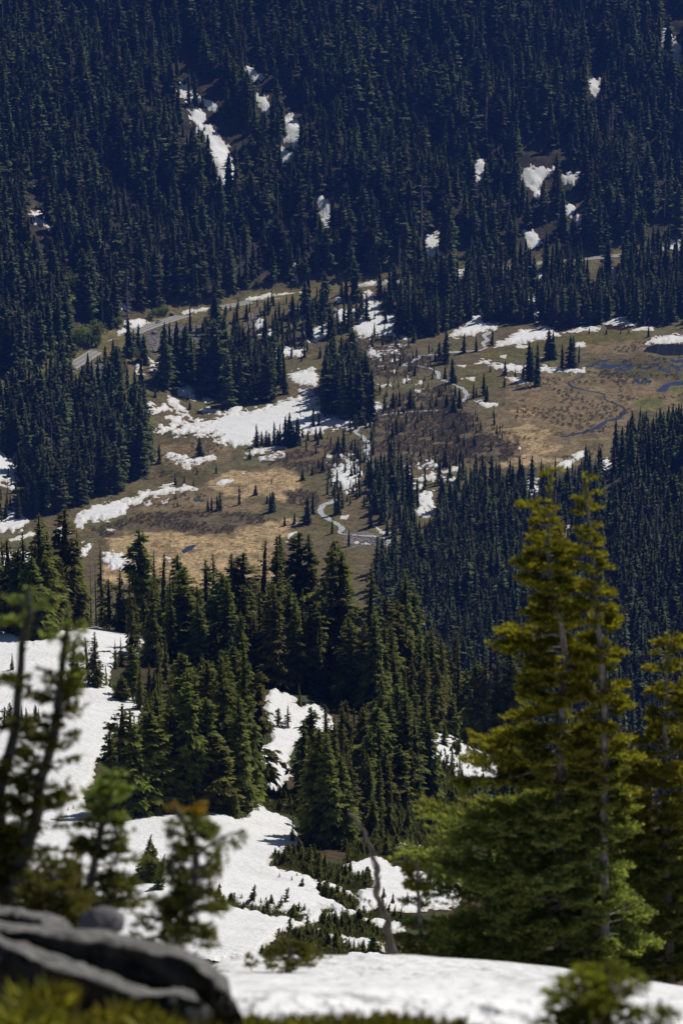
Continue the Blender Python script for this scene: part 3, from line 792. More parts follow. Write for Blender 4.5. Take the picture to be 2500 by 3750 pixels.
def snow_sheets(polys, grid, thick, lands, holes=(), keep_px=None):
    X, Y, Z, U, V = grid
    ny, nx = X.shape
    taken = np.zeros((ny, nx), bool)
    nzA = fbm(X / 2.4, Y / 5.0, 91); nzB = fbm(X / 11, Y / 22, 92)
    if Y.max() < 800:
        nzA = fbm(X / 1.1, Y / 3.0, 91); nzB = fbm(X / 5, Y / 11, 92)
    done = []
    for idx, (c, pts, amp, words) in enumerate(polys):
        P = cv(c, pts)
        xs = [p[0] for p in P]; ysx = [p[1] for p in P]
        win = (U > min(xs) - 12) & (U < max(xs) + 12) & (V > min(ysx) - 12) & (V < max(ysx) + 12)
        if not win.any():
            continue
        r = np.where(win.any(1))[0]; q = np.where(win.any(0))[0]
        r0, r1, q0, q1 = max(r[0] - 1, 0), min(r[-1] + 2, ny), max(q[0] - 1, 0), min(q[-1] + 2, nx)
        sl = (slice(r0, r1), slice(q0, q1))
        u, v = U[sl], V[sl]
        f = np.where(in_poly(u, v, P), 1, -1) * seg_dist(u, v, P, True)
        for hc, hp in holes:
            HP = cv(hc, hp)
            f = np.minimum(f, -np.where(in_poly(u, v, HP), 1, -1) * seg_dist(u, v, HP, True))
        f = f + (amp + 1.5) * (nzA[sl] * 2.6 + nzB[sl] * 1.3) + 2.0
        f = f + (3 + 4 * nzA[sl] if c in 'AB' else 0)
        f = np.where(taken[sl], -3.0, f)
        pos = f > 0
        if pos.sum() < 3:
            continue
        taken[sl] |= pos
        off = 0.14 + 0.004 * (idx % 9) + thick * ss(f / 16.0)
        vx = X[sl]; vy = Y[sl]; vz = Z[sl] + off
        h, w = f.shape
        vid = -np.ones((h, w), int)
        vid[pos] = np.arange(pos.sum())
        verts = list(zip(vx[pos], vy[pos], vz[pos]))
        tin = ss(f[pos] / 11.0)
        n4 = pos[:-1, :-1].astype(int) + pos[:-1, 1:] + pos[1:, 1:] + pos[1:, :-1]
        full = np.where(n4 == 4)
        faces = [tuple(t) for t in np.stack([vid[:-1, :-1][full], vid[:-1, 1:][full], vid[1:, 1:][full], vid[1:, :-1][full]], -1).tolist()]
        edge = {}
        part = np.where((n4 > 0) & (n4 < 4))
        zl = Z[sl]
        for i, j in zip(*part):
            cs = ((i, j), (i, j + 1), (i + 1, j + 1), (i + 1, j))
            poly = []
            for k in range(4):
                a, b = cs[k], cs[(k + 1) % 4]
                if pos[a]:
                    poly.append(vid[a])
                if pos[a] != pos[b]:
                    key = (a, b) if a < b else (b, a)
                    if key not in edge:
                        fa, fb = f[a], f[b]
                        t = fa / (fa - fb)
                        edge[key] = len(verts)
                        verts.append((vx[a] + (vx[b] - vx[a]) * t, vy[a] + (vy[b] - vy[a]) * t, zl[a] + (zl[b] - zl[a]) * t + .08))
                    poly.append(edge[key])
            if len(poly) >= 3:
                faces.append(tuple(poly))
        me = mesh_np('snow_patch', np.array(verts), faces, [M['snow']], tint=np.r_[tin, np.zeros(len(verts) - len(tin))], smooth=True)
        o = add_obj('snow_patch', me)
        tag(o, None, 'snow patch', 'snow patches left on the ground', 'structure')
        cu, cvv = sum(xs) / len(xs), sum(ysx) / len(ysx)
        say(o, cu, cvv, words, lands)
    return taken

gv = snow_grid(1240, 2480, 1.5, 820, 0.128)
snow_sheets(SNOW_V, gv, 0.75, LAND)
gb = snow_grid(256, 668, 0.7, 720, 0.135)
snow_sheets(SNOW_B, gb, 0.55, BLAND, HOLES_B)

# snow bank in front of the camera
def near_bank():
    ys = np.linspace(8.2, 25.6, 120); aa = np.linspace(-.22, .23, 260)
    A, Y = np.meshgrid(aa, ys); X = A * Y
    edge = 9.9 + .3 * fbm(X / 1.5, X * 0 + 3, 7) - .25 * X
    left = -1.55 + .35 * fbm(Y / 1.1, Y * 0, 8) + .03 * (Y - 12)
    f = np.minimum(np.minimum((Y - edge), (X - left) * 1.3), (25.4 - Y))
    Z = ground(X, Y) + .02 + .16 * ss(f / .8) + .02 * fbm(X / .8, Y / 1.4, 9)
    pos = f > 0
    vid = -np.ones(X.shape, int); vid[pos] = np.arange(pos.sum())
    full = pos[:-1, :-1] & pos[:-1, 1:] & pos[1:, 1:] & pos[1:, :-1]
    F = np.stack([vid[:-1, :-1][full], vid[:-1, 1:][full], vid[1:, 1:][full], vid[1:, :-1][full]], -1)
    me = mesh_np('snow_bank', np.stack([X[pos], Y[pos], Z[pos]], -1), F, [M['snow']], tint=ss(f[pos] / .3), smooth=True)
    tag(add_obj('snow_bank', me), 'smooth white snow bank across the bottom of the picture', 'snow bank', kind='structure')
near_bank()

# ------------------------------------------------------------------ road
def resample(pts, step):
    P = np.asarray(pts, float)
    # Catmull-Rom through the points, then even steps
    out = []
    n = len(P)
    for i in range(n - 1):
        p0, p1, p2, p3 = P[max(i - 1, 0)], P[i], P[i + 1], P[min(i + 2, n - 1)]
        for t in np.linspace(0, 1, 12, endpoint=False):
            out.append(.5 * ((2 * p1) + (-p0 + p2) * t + (2 * p0 - 5 * p1 + 4 * p2 - p3) * t * t + (-p0 + 3 * p1 - 3 * p2 + p3) * t**3))
    out.append(P[-1]); out = np.array(out)
    s = np.concatenate([[0], np.cumsum(np.linalg.norm(np.diff(out, axis=0), axis=1))])
    m = max(12, int(s[-1] / step))
    q = np.linspace(0, s[-1], m)
    return np.stack([np.interp(q, s, out[:, k]) for k in range(out.shape[1])], 1)

def strip(path, off0, off1, zoff, zfun=None, jitter=0, seed=0):
    P = path
    d = np.gradient(P[:, :2], axis=0); d /= np.linalg.norm(d, axis=1)[:, None] + 1e-9
    nrm = np.stack([-d[:, 1], d[:, 0]], 1)
    j = 0
    if jitter:
        s = np.arange(len(P))
        off0 = off0 + jitter * 1.8 * fbm(s / 4.0, s * 0, seed); off1 = off1 + jitter * 1.8 * fbm(s / 4.0, s * 0 + 9, seed)
        off0 = np.asarray(off0)[:, None]; off1 = np.asarray(off1)[:, None]
    a = P[:, :2] + nrm * off0; b = P[:, :2] + nrm * off1
    m = len(P)
    if zfun is None:
        za = np.full(m, P[0, 2] if P.shape[1] > 2 else 0) + zoff; zb = za
    else:
        mid = zfun(P[:, 0], P[:, 1])
        za = np.maximum(zfun(a[:, 0], a[:, 1]), mid) + zoff; zb = np.maximum(zfun(b[:, 0], b[:, 1]), mid) + zoff
    v = np.concatenate([np.c_[a, za], np.c_[b, zb]])
    i = np.arange(m - 1)
    f = np.stack([i, i + m, i + m + 1, i + 1], 1)[:, ::-1]
    return v, f
rp = resample(np.c_[np.array(road_w), np.full(len(road_w), ROAD_Z)], 4.0)
v, f = strip(rp, -5.4, 5.8, .12)
road = add_obj('road', mesh_np('road', v, f, [M['asphalt']]))
tag(road, 'grey two-lane mountain road climbing along the forested hillside', 'road', kind='structure')
for off, wd in ((-3.6, .35), (4.8, .25), (.6, .22)):
    v, f = strip(rp, off - wd / 2, off + wd / 2, .14)
    add_obj('road_marking', mesh_np('road_marking', v, f, [M['paint']]), road)

# ------------------------------------------------------------------ water
STREAMS = [('R5', [(1180, 180), (1050, 190), (930, 200), (850, 215), (770, 272), (720, 288), (700, 320), (745, 350), (775, 400), (770, 450), (785, 500), (800, 540), (860, 580), (890, 640)], 1.5, 'stony stream winding toward the snowfield trees'),
           ('R5', [(600, 745), (540, 768), (490, 790), (480, 830), (515, 865), (580, 905), (610, 940), (600, 965), (700, 978), (830, 985), (900, 1005), (925, 1045)], 1.6, 'pebbly stream loop near the lower meadow'),
           ('R4', [(340, 200), (300, 225), (320, 250), (290, 275), (310, 300), (260, 320), (150, 326), (70, 330)], 1.5, 'bright stream below the far trees'),
           ('D', [(560, 440), (500, 440), (440, 450), (370, 455), (330, 480), (270, 500)], 1.6, 'pale gravel stream bend behind paired firs'),
           ('D', [(270, 500), (370, 505), (440, 530), (450, 560), (520, 590), (560, 610), (570, 650), (500, 690), (420, 708), (330, 715)], 1.4, 'middle stream reach between brush and green bank')]
for c, pts, hw, lab in STREAMS:
    W = unproject(cv(c, pts), VAL)
    P = resample(W, 1.6)
    v, f = strip(P, -hw, hw, .16, ground, .9, int(hw * 100))
    o = add_obj('stream', mesh_np('stream', v, f, [M['stream']], smooth=True))
    tag(o, lab, 'stream', 'streams through the valley meadow', 'structure')
CREEK = [('R4', [(930, 452), (920, 490), (840, 522), (870, 553), (960, 575), (1060, 598), (1070, 630), (1120, 655), (1185, 680), (1197, 705)], .55, 'thin dark meander in the tan meadow'),
         ('R4', [(1197, 705), (1150, 755), (1080, 772), (1000, 822), (900, 850), (790, 872)], 1.4, 'blue creek curving through the tan meadow')]
for c, pts, hw, lab in CREEK:
    P = resample(unproject(cv(c, pts), VAL), 1.6)
    v, f = strip(P, -hw, hw, .13, ground, .6, 5)
    tag(add_obj('creek', mesh_np('creek', v, f, [M['water']], smooth=True)), lab, 'creek', 'streams through the valley meadow', 'structure')

def flat_pool(name, c, pts, mat, lab, rough=5, frac=1.0):
    P = cv(c, pts)
    X, Y, Z, U, V = gv
    xs = [p[0] for p in P]; ys = [p[1] for p in P]
    win = (U > min(xs) - 8) & (U < max(xs) + 8) & (V > min(ys) - 8) & (V < max(ys) + 8)
    r = np.where(win.any(1))[0]; q = np.where(win.any(0))[0]
    sl = (slice(r[0], r[-1] + 1), slice(q[0], q[-1] + 1))
    f = np.where(in_poly(U[sl], V[sl], P), 1, -1) * seg_dist(U[sl], V[sl], P, True) + rough * fbm(X[sl] / 5, Y[sl] / 9, 61) * 1.6
    f = np.where(fbm(X[sl] / 4, Y[sl] / 7, 62) * .5 + .5 < frac, f, -1)
    pos = f > 0
    full = pos[:-1, :-1] & pos[:-1, 1:] & pos[1:, 1:] & pos[1:, :-1]
    use = np.zeros_like(pos); use[:-1, :-1] |= full; use[:-1, 1:] |= full; use[1:, 1:] |= full; use[1:, :-1] |= full
    vid = -np.ones(pos.shape, int); vid[use] = np.arange(use.sum())
    F = np.stack([vid[:-1, :-1][full], vid[:-1, 1:][full], vid[1:, 1:][full], vid[1:, :-1][full]], -1)
    zz = Z[sl][use] + .07
    me = mesh_np(name, np.stack([X[sl][use], Y[sl][use], zz], -1), F, [M[mat]], smooth=True)
    tag(add_obj(name, me), lab, 'pond' if name == 'pond' else 'water', 'ponds and wet ground in the meadow', 'structure')
flat_pool('pond', 'R4', [(1310, 327), (1340, 295), (1400, 280), (1700, 272), (1700, 350), (1450, 352), (1380, 340)], 'pond', 'dark pond reflecting trees at the right edge', 2)
flat_pool('marsh_water', 'R4', [(1040, 385), (1200, 365), (1250, 430), (1180, 465), (1000, 440), (950, 420)], 'water', 'speckled blue marsh water left of the dark pond', 6, .55)
flat_pool('marsh_water', 'R4', [(1130, 505), (1200, 490), (1330, 498), (1375, 520), (1280, 530), (1150, 520)], 'water', 'blue marsh channel in the middle of the wet ground', 5, .62)
flat_pool('marsh_water', 'R4', [(1388, 578), (1440, 535), (1500, 518), (1700, 500), (1700, 522), (1490, 547), (1465, 582), (1410, 590)], 'water', 'blue channel entering from the right edge', 2)
flat_pool('marsh_water', 'R4', [(1250, 400), (1400, 370), (1700, 360), (1700, 470), (1450, 460), (1300, 440)], 'water', 'scattered blue pools just below the dark pond', 6, .5)
flat_pool('pond', 'R4', [(1058, 150), (1250, 150), (1262, 165), (1180, 192), (1080, 182)], 'mudpond', 'reddish brown pool under the peaked snow bank', 2)
flat_pool('pond', 'R6', [(795, 838), (862, 836), (875, 857), (810, 862)], 'water', 'small blue pool above the tan lower meadow', 2)
flat_pool('pond', 'E', [(828, 172), (870, 148), (902, 146), (882, 167), (838, 192)], 'pond', 'grey pool in the tan meadow behind the crest trees', 3)

# ------------------------------------------------------------------ conifers
def tube(path, radii, sides=6):
    P = np.asarray(path, float); n = len(P)
    d = np.gradient(P, axis=0); d /= np.linalg.norm(d, axis=1)[:, None] + 1e-9
    ref = np.where(np.abs(d[:, 2:3]) > .9, np.array([[1., 0, 0]]), np.array([[0, 0, 1.]]))
    e1 = np.cross(d, ref); e1 /= np.linalg.norm(e1, axis=1)[:, None] + 1e-9
    e2 = np.cross(d, e1)
    t = np.linspace(0, 2 * np.pi, sides, endpoint=False)
    V = P[:, None] + (e1[:, None] * np.cos(t)[None, :, None] + e2[:, None] * np.sin(t)[None, :, None]) * np.asarray(radii, float)[:, None, None]
    i = np.arange(n - 1)[:, None] * sides; k = np.arange(sides)[None]
    F = np.stack([i + k, i + (k + 1) % sides, i + sides + (k + 1) % sides, i + sides + k], -1).reshape(-1, 4)
    return V.reshape(-1, 3), F

def join(parts):
    vs, fs, n = [], [], 0
    for v, f in parts:
        vs.append(v); fs.append(f + n); n += len(v)
    return np.concatenate(vs), np.concatenate(fs)

def kites(base, dirv, length, width, rng, tilt=.35, sag=.12):
    """one bent leaf-shaped quad per row"""
    n = len(base)
    d = dirv / (np.linalg.norm(dirv, axis=1)[:, None] + 1e-9)
    up = np.tile(np.array([0, 0, 1.0]), (n, 1)) + rng.normal(0, tilt, (n, 3))
    side = np.cross(d, up); side /= np.linalg.norm(side, axis=1)[:, None] + 1e-9
    L = length[:, None]; W = width[:, None]
    mid = base + d * L * .5
    tip = base + d * L - np.array([0, 0, 1.]) * L * sag
    V = np.stack([base, mid + side * W * .5, tip, mid - side * W * .5], 1)
    F = np.arange(n * 4).reshape(n, 4)
    return V.reshape(-1, 3), F

def conifer(seed, H, R, levels, per, blades, bare=.06, pw=.8, low=-.35, high=.55, sag=.35, gap=.08, fat=.34, lean=0.0, ragged=.35, core=.30):
    rng = np.random.default_rng(seed)
    nb = levels * per
    t = np.clip((np.repeat(np.arange(levels), per) + rng.uniform(-.5, .5, nb) + .5) / levels, 0, .995)
    az = rng.uniform(0, 2 * np.pi, nb)
    lump = 1 + ragged * (vnoise(az / 1.1 + 7 * seed, t * 9, seed) - .5) * 2
    L = R * ((1 - t) ** pw * (1 - .25 * np.exp(-t * 12)) + .035) * rng.uniform(.7, 1.1, nb) * lump
    keep = rng.uniform(size=nb) > gap
    t, az, L = t[keep], az[keep], L[keep]; nb = len(t)
    z = H * (bare + (1 - bare) * t)
    el = low + (high - low) * t ** 1.3 + rng.normal(0, .1, nb)
    cx = lean * z * z / H
    m = blades
    s = np.tile(np.linspace(.22, .97, m), (nb, 1)) + rng.uniform(-.08, .08, (nb, m))
    s[:, -1] = .72
    sd = np.tile(np.where(np.arange(m) % 2 == 0, 1, -1), (nb, 1)).astype(float)
    sd[:, -1] = 0
    ang = az[:, None] + sd * rng.uniform(.45, 1.0, (nb, m))
    px = np.cos(az)[:, None] * s * L[:, None] + cx[:, None]
    py = np.sin(az)[:, None] * s * L[:, None]
    pz = z[:, None] + L[:, None] * (s * np.tan(el)[:, None] - sag * s ** 2 + .22 * s ** 3)
    bl = L[:, None] * (.62 - .33 * s) * rng.uniform(.8, 1.25, (nb, m)) + .03 * R
    slope = np.tan(el)[:, None] - 2 * sag * s + .66 * s ** 2
    dv = np.stack([np.cos(ang), np.sin(ang), np.clip(slope, -.8, 1) * .8 + rng.normal(0, .14, (nb, m))], -1)
    base = np.stack([px, py, pz], -1).reshape(-1, 3)
    v, f = kites(base, dv.reshape(-1, 3), bl.reshape(-1), (bl * fat * rng.uniform(.8, 1.5, (nb, m))).reshape(-1) + .02 * R, rng)
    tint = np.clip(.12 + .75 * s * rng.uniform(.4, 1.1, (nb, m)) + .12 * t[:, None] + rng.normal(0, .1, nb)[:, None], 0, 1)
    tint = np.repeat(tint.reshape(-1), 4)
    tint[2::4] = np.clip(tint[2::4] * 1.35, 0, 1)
    # dense inner needles: a dark cone added to block light and deepen shade
    kz = np.linspace(bare + .03, .985, 15); ns = 9
    th = np.linspace(0, 2 * np.pi, ns, endpoint=False)
    rr = core * R * ((1 - kz) ** pw + .03)[:, None] * rng.uniform(.6, 1.25, (15, ns)) * np.where(np.arange(15) % 2 == 0, 1.18, .72)[:, None]
    cv_ = np.stack([rr * np.cos(th) + lean * kz[:, None] ** 2 * H, rr * np.sin(th), (H * kz)[:, None] - rr * .35], -1).reshape(-1, 3)
    i_ = np.arange(14)[:, None] * ns; k_ = np.arange(ns)[None]
    cf_ = np.stack([i_ + k_, i_ + (k_ + 1) % ns, i_ + ns + (k_ + 1) % ns, i_ + ns + k_], -1).reshape(-1, 4)
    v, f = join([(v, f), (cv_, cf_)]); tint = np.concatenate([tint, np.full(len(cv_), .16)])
    # leader
    lv, lf = kites(np.tile([[lean * H, 0, H * .93]], (4, 1)), np.c_[rng.normal(0, .08, (4, 2)), np.ones(4)], np.full(4, H * .09), np.full(4, .05 * R), rng, 1.0, 0)
    v, f = join([(v, f), (lv, lf)]); tint = np.concatenate([tint, np.full(16, .6)])
    zz = np.linspace(-.03 * H, H * .96, 9)
    r0 = .012 * H + .05
    tv, tf = tube(np.c_[lean * zz * np.abs(zz) / H, zz * 0, zz], r0 * (1 - zz / (H * 1.01)) ** .9 + .01, 6)
    return (v, f, tint), (tv, tf)

def dead_conifer(seed, H, R, nb=46):
    rng = np.random.default_rng(seed)
    zz = np.linspace(-.03 * H, H, 10)
    parts = [tube(np.c_[.05 * np.sin(zz), zz * 0, zz], (.013 * H + .05) * (1 - zz / (H * 1.02)) + .015, 6)]
    for k in range(nb):
        t = rng.uniform(.15, .97); a = rng.uniform(0, 6.28); L = R * (1 - t) ** .7 * rng.uniform(.3, 1.1) + .15
        s = np.linspace(0, 1, 5)
        p = np.c_[np.cos(a) * s * L, np.sin(a) * s * L, t * H + L * (-.25 * s - .25 * s * s + .1 * rng.normal() * s)]
        parts.append(tube(p, .05 * (1 - s * .8), 3))
    return join(parts)

FAR = []
MID = []     # (crown mesh, trunk mesh) for trees close enough to show their branches
specs = [(17, 3.0, 46, 6, 9, .05, .72), (17, 2.5, 50, 6, 9, .04, .85), (17, 3.4, 44, 6, 10, .08, .62), (17, 2.0, 54, 6, 8, .03, .95),
         (17, 2.8, 46, 6, 9, .12, .7), (17, 3.8, 40, 7, 10, .05, .6), (17, 1.7, 54, 5, 8, .03, .9), (17, 2.4, 48, 6, 9, .06, .66), (17, 2.5, 38, 5, 9, .14, .42), (17, 2.3, 34, 5, 9, .18, .55)]
for k, (H, R, lv, pr, bl, br, pw) in enumerate(specs):
    (v, f, ti), (tv, tf) = conifer(100 + k, H, R, lv, pr, bl, br, pw, low=-.25, high=.5, sag=.45, gap=.12 if k < 8 else .34, fat=.36, lean=.01 * ((k % 3) - 1) * (1 if k < 8 else 2.5), ragged=.5 if k < 8 else .95)
    MID.append((mesh_np('fir_crown', v, f, [M['fir']], tint=ti), mesh_np('fir_trunk', tv, tf, [M['bark']], smooth=True), H, R, (v, f, ti), (tv, tf)))
specs = [(20, 2.2, 27, 6, 6, .04, .68), (20, 1.9, 29, 6, 6, .03, .75), (20, 2.6, 26, 6, 6, .04, .64), (20, 1.7, 30, 5, 6, .03, .75), (20, 2.3, 27, 6, 6, .06, .58), (20, 3.0, 25, 7, 6, .03, .62), (20, 2.4, 22, 5, 5, .08, .5), (20, 2.7, 24, 6, 6, .03, .85)]
for k, (H, R, lv, pr, bl, br, pw) in enumerate(specs):
    (v, f, ti), (tv, tf) = conifer(200 + k, H, R, lv, pr, bl, br, pw, low=-.3, high=.5, sag=.4, gap=.12, fat=.6, ragged=.6, core=.55)
    FAR.append((mesh_np('fir_crown', v, f, [M['fir_far']], tint=ti), mesh_np('fir_trunk', tv, tf, [M['bark']], smooth=True), H, R, (v, f, ti), (tv, tf)))
DEAD = [mesh_np('snag', *dead_conifer(300 + k, 17, 1.7), [M['deadwood']], smooth=True) for k in range(2)]

random.seed(4)
def plant(kind, var, loc, H, wide, label=None, name='fir_tree', group=None, uvw=None):
    lib = MID if kind == 'mid' else FAR
    crown, trunk, H0, R0 = lib[var % len(lib)][:4]
    s = H / H0
    o = empty(name, loc, random.uniform(0, 6.28), (s * wide, s * wide, s))
    o.rotation_euler.x = random.gauss(0, .022); o.rotation_euler.y = random.gauss(0, .022)
    add_obj('trunk', trunk, o); add_obj('crown', crown, o)
    tag(o, label, 'tree' if name != 'fir_sapling' else 'sapling', group)
    if uvw is not None:
        say(o, uvw[0], uvw[1], uvw[2], uvw[3])
    return o

def height_px(h_px, p):
    # metres of an upright thing that spans h_px photo pixels when standing at p
    u0, v0, f0 = project(p[0], p[1], p[2])
    u1, v1, f1 = project(p[0], p[1], p[2] + 10.0)
    return 10.0 * h_px / max(v0 - v1, 1e-6)

# --- firs standing singly or in small groups on the valley floor: crop, (x, base, top)
VALLEY = [('R4', [(55, 400, 150), (100, 525, 360), (170, 335, 205), (250, 325, 225), (350, 285, 180), (590, 510, 265), (640, 545, 262), (712, 372, 178), (735, 372, 195), (797, 425, 275), (850, 430, 220), (870, 420, 225), (903, 400, 275), (435, 475, 385), (430, 552, 475), (340, 455, 405), (550, 495, 405), (497, 485, 435), (300, 605, 460), (318, 640, 540), (232, 625, 508), (250, 620, 550), (190, 655, 600), (512, 715, 668), (362, 745, 685), (380, 742, 710), (255, 765, 715), (362, 825, 785), (290, 845, 815), (115, 640, 540), (105, 718, 600), (58, 685, 590), (145, 685, 555), (28, 600, 545), (970, 212, 165), (1080, 215, 178), (1170, 212, 180), (1222, 208, 180), (1348, 232, 150), (710, 428, 395), (720, 300, 240), (16, 380, 260), (600, 500, 300), (860, 425, 260), (725, 370, 230)]),
          ('R5', [(430, 285, 145), (465, 280, 190), (70, 410, 265), (100, 400, 310), (180, 400, 245), (220, 400, 265), (250, 405, 215), (272, 410, 190), (290, 405, 250), (320, 405, 225), (335, 400, 230), (445, 370, 285), (475, 360, 280), (395, 370, 310), (360, 350, 285), (590, 440, 330), (625, 440, 290), (565, 460, 395), (700, 475, 350), (715, 490, 410), (755, 510, 440), (830, 615, 470), (860, 510, 450), (935, 360, 250), (960, 335, 215), (1000, 310, 255), (910, 420, 355), (1080, 295, 245), (885, 180, 60), (940, 165, 60), (980, 150, 45), (1045, 170, 35), (1070, 165, 80), (1275, 165, 75), (1330, 195, 85), (1365, 165, 50), (1190, 195, 145), (700, 300, 200), (750, 275, 200), (790, 225, 150), (360, 625, 545), (425, 590, 535), (60, 720, 650), (165, 830, 690), (180, 800, 695), (140, 760, 720), (390, 900, 730), (310, 900, 830), (247, 915, 850), (425, 840, 690), (490, 570, 470), (465, 545, 490), (570, 845, 690), (590, 840, 670), (615, 800, 690), (550, 965, 870), (655, 1045, 940), (1270, 540, 420), (1340, 530, 450), (1370, 510, 420), (1070, 460, 410), (1475, 245, 195), (520, 715, 640), (130, 395, 300), (150, 400, 320), (205, 402, 300), (305, 402, 270)]),
          ('R6', [(845, 530, 385), (860, 520, 440), (775, 195, 125), (555, 580, 440), (1205, 550, 480), (965, 650, 585), (825, 660, 610), (800, 745, 690), (735, 720, 660), (670, 735, 650), (905, 925, 830), (932, 920, 820), (975, 922, 810), (992, 915, 780), (1130, 880, 720), (1245, 810, 735), (1350, 930, 780), (1372, 930, 780), (1330, 870, 810), (1455, 1030, 955), (1525, 1015, 930), (685, 895, 845), (730, 1045, 1010), (750, 1050, 1005), (770, 1050, 1010), (1360, 730, 685)]),
          ('R1', [(480, 790, 530), (535, 850, 600), (415, 730, 590), (370, 725, 668), (275, 860, 650), (610, 680, 360), (645, 670, 440), (685, 640, 410), (735, 740, 500), (895, 930, 400), (940, 900, 400), (1000, 900, 390), (1060, 900, 430), (1310, 470, 60), (1300, 980, 380), (1210, 960, 510), (1080, 920, 680), (575, 810, 650), (385, 930, 800), (140, 860, 680)])]
OCC = []          # planted spots, so that scattered trees keep clear
for c, lst in VALLEY:
    px = cv(c, [(x, b) for x, b, t in lst]); sc = CR[c][2]
    W = unproject(px, VAL)
    for k, ((x, b, t), w) in enumerate(zip(lst, W)):
        hp = (b - t) * sc
        H = height_px(hp, w)
        OCC.append((w[0], w[1]))
        wide = {True: 1.25, False: 1.45}[H > 12] * random.uniform(.85, 1.15)
        nm = 'fir_tree' if H > 9 else 'fir_sapling'
        word = ('tall dark fir' if H > 22 else 'slim dark fir' if H > 14 else 'short dark fir') if H > 9 else ('small dark fir' if H > 5 else 'tiny dark fir')
        plant('far', random.choice([0, 1, 2, 4, 5, 5]), tuple(w), H, wide * (1.15 if hp > 90 else 1), None, nm, 'firs dotted over the valley meadow', (px[k][0], px[k][1], word, LAND))

# --- forests: outline of where trunks stand (whole-picture coordinates), spacing, height range, share kept
SN = [cv(c, p) for c, p, a, w in SNOW_V]
SNB = [cv(c, p) for c, p, a, w in SNOW_B]
ROADVIS = [cv('T', [(165, 852), (300, 784), (440, 732), (640, 696), (640, 672), (440, 702), (300, 748), (165, 816)]), cv('T', [(640, 692), (900, 656), (900, 640), (640, 675)]),
           cv('T', [(1340, 585), (1420, 580), (1420, 598), (1340, 602)])]
CLEAR = [cv('R1', [(330, 700), (480, 770), (515, 900), (420, 930), (330, 830)]), cv('R1', [(530, 600), (850, 640), (870, 840), (650, 830), (560, 700)]),
         cv('R1', [(100, 420), (360, 400), (380, 600), (130, 620)]), cv('C', [(300, 40), (370, 40), (380, 200), (330, 260)]), cv('A', [(120, 930), (230, 960), (270, 1150), (190, 1120)]),
         cv('B', [(1005, 840), (1095, 830), (1095, 970), (1010, 990)])]

def sow(poly, spacing, seed, rng_y, amax=.16):
    P = np.array(poly)
    rs = np.random.default_rng(seed)
    W = unproject(np.clip(P, [-900, -300], [3400, 3600]), rng_y)
    x0, x1, y0, y1 = W[:, 0].min(), W[:, 0].max(), W[:, 1].min(), W[:, 1].max()
    return sow_box(x0, x1, y0, y1, spacing, rs, amax)

def sow_box(x0, x1, y0, y1, spacing, rs, amax=.16):
    gx, gy = np.meshgrid(np.arange(x0, x1, spacing), np.arange(y0, y1, spacing))
    gx = gx + rs.uniform(-.48, .48, gx.shape) * spacing; gy = gy + rs.uniform(-.48, .48, gy.shape) * spacing
    x, y = gx.ravel(), gy.ravel()
    k = np.abs(x / y) < amax
    x, y = x[k], y[k]
    z = ground(x, y)
    u, v, f = project(x, y, z)
    return x, y, z, u, v, f, rs

def thin_by_views(x, y, z, H, u, v, f, rs, polys, drop=.85, fr=(0, .3, .6, .9)):
    """open glades: few trees stand in or right below a clearing"""
    keep = np.ones(len(x), bool)
    hp = H * FS / f * .97
    inside = np.zeros(len(x), int)
    for P in polys:
        xs = [p[0] for p in P]; ys = [p[1] for p in P]
        near = (u > min(xs) - 5) & (u < max(xs) + 5) & (v + hp * max(0, -fr[0]) > min(ys) - 5) & (v - hp < max(ys) + 5)
        idx = np.where(near)[0]
        if not len(idx): continue
        for q in fr:
            inside[idx] += in_poly(u[idx], v[idx] - q * hp[idx], P)
    r = rs.uniform(size=len(x))
    keep &= ~((inside > 0) & (r < drop))
    return keep

FOREST = [ # name, outline, spacing, (hmin, hmax), drop near clearings
 ('left', [(-300, 840), (120, 880), (240, 885), (330, 930), (352, 1085), (300, 1110), (250, 1140), (180, 1160), (100, 1188), (60, 1195), (60, 1100), (30, 1030), (0, 1000), (-300, 1000)], 6.0, (22, 33), .5),
 ('left', [(-300, 1000), (0, 1000), (60, 1080), (250, 1060), (240, 1140), (60, 1195), (-300, 1230)], 7.5, (9, 18), .85),
 ('middle', [(335, 800), (420, 785), (480, 805), (560, 835), (645, 850), (660, 900), (600, 925), (520, 935), (500, 915), (420, 880), (370, 860)], 7.5, (22, 32), .45),
 ('middle', [(735, 900), (760, 880), (800, 870), (845, 920), (848, 965), (800, 970), (740, 960)], 6.0, (26, 38), .2),
 ('right strip', [(860, 668), (1020, 646), (1200, 622), (1350, 606), (1568, 588), (1900, 570), (1900, 730), (1500, 747), (1420, 737), (1350, 747), (1250, 757), (1200, 747), (1140, 742), (1040, 747), (1000, 770), (930, 780), (905, 740)], 7.2, (19, 31), .55),
 ('below road', [(400, 750), (620, 705), (880, 668), (910, 720), (850, 760), (720, 790), (640, 800), (560, 800), (480, 790)], 5.8, (9, 27), .65),
 ('right', [(870, 1290), (940, 1260), (955, 1180), (1010, 1150), (1100, 1140), (1190, 1130), (1300, 1110), (1380, 1085), (1450, 1055), (1500, 1030), (1900, 1000), (1900, 1830), (860, 1830), (860, 1400)], 5.8, (12, 23), .85),
 ('right', [(1400, 1080), (1450, 1050), (1500, 1025), (1900, 1000), (1900, 1150), (1450, 1130)], 7, (24, 32), .3),
 ('stream trees', [(840, 1085), (900, 1075), (960, 1090), (970, 1200), (920, 1240), (860, 1230), (850, 1150)], 7.0, (11, 22), .7),
 ('stream trees', [(960, 1120), (1010, 1095), (1100, 1095), (1180, 1100), (1190, 1135), (1010, 1155)], 9.0, (10, 19), .5),
]
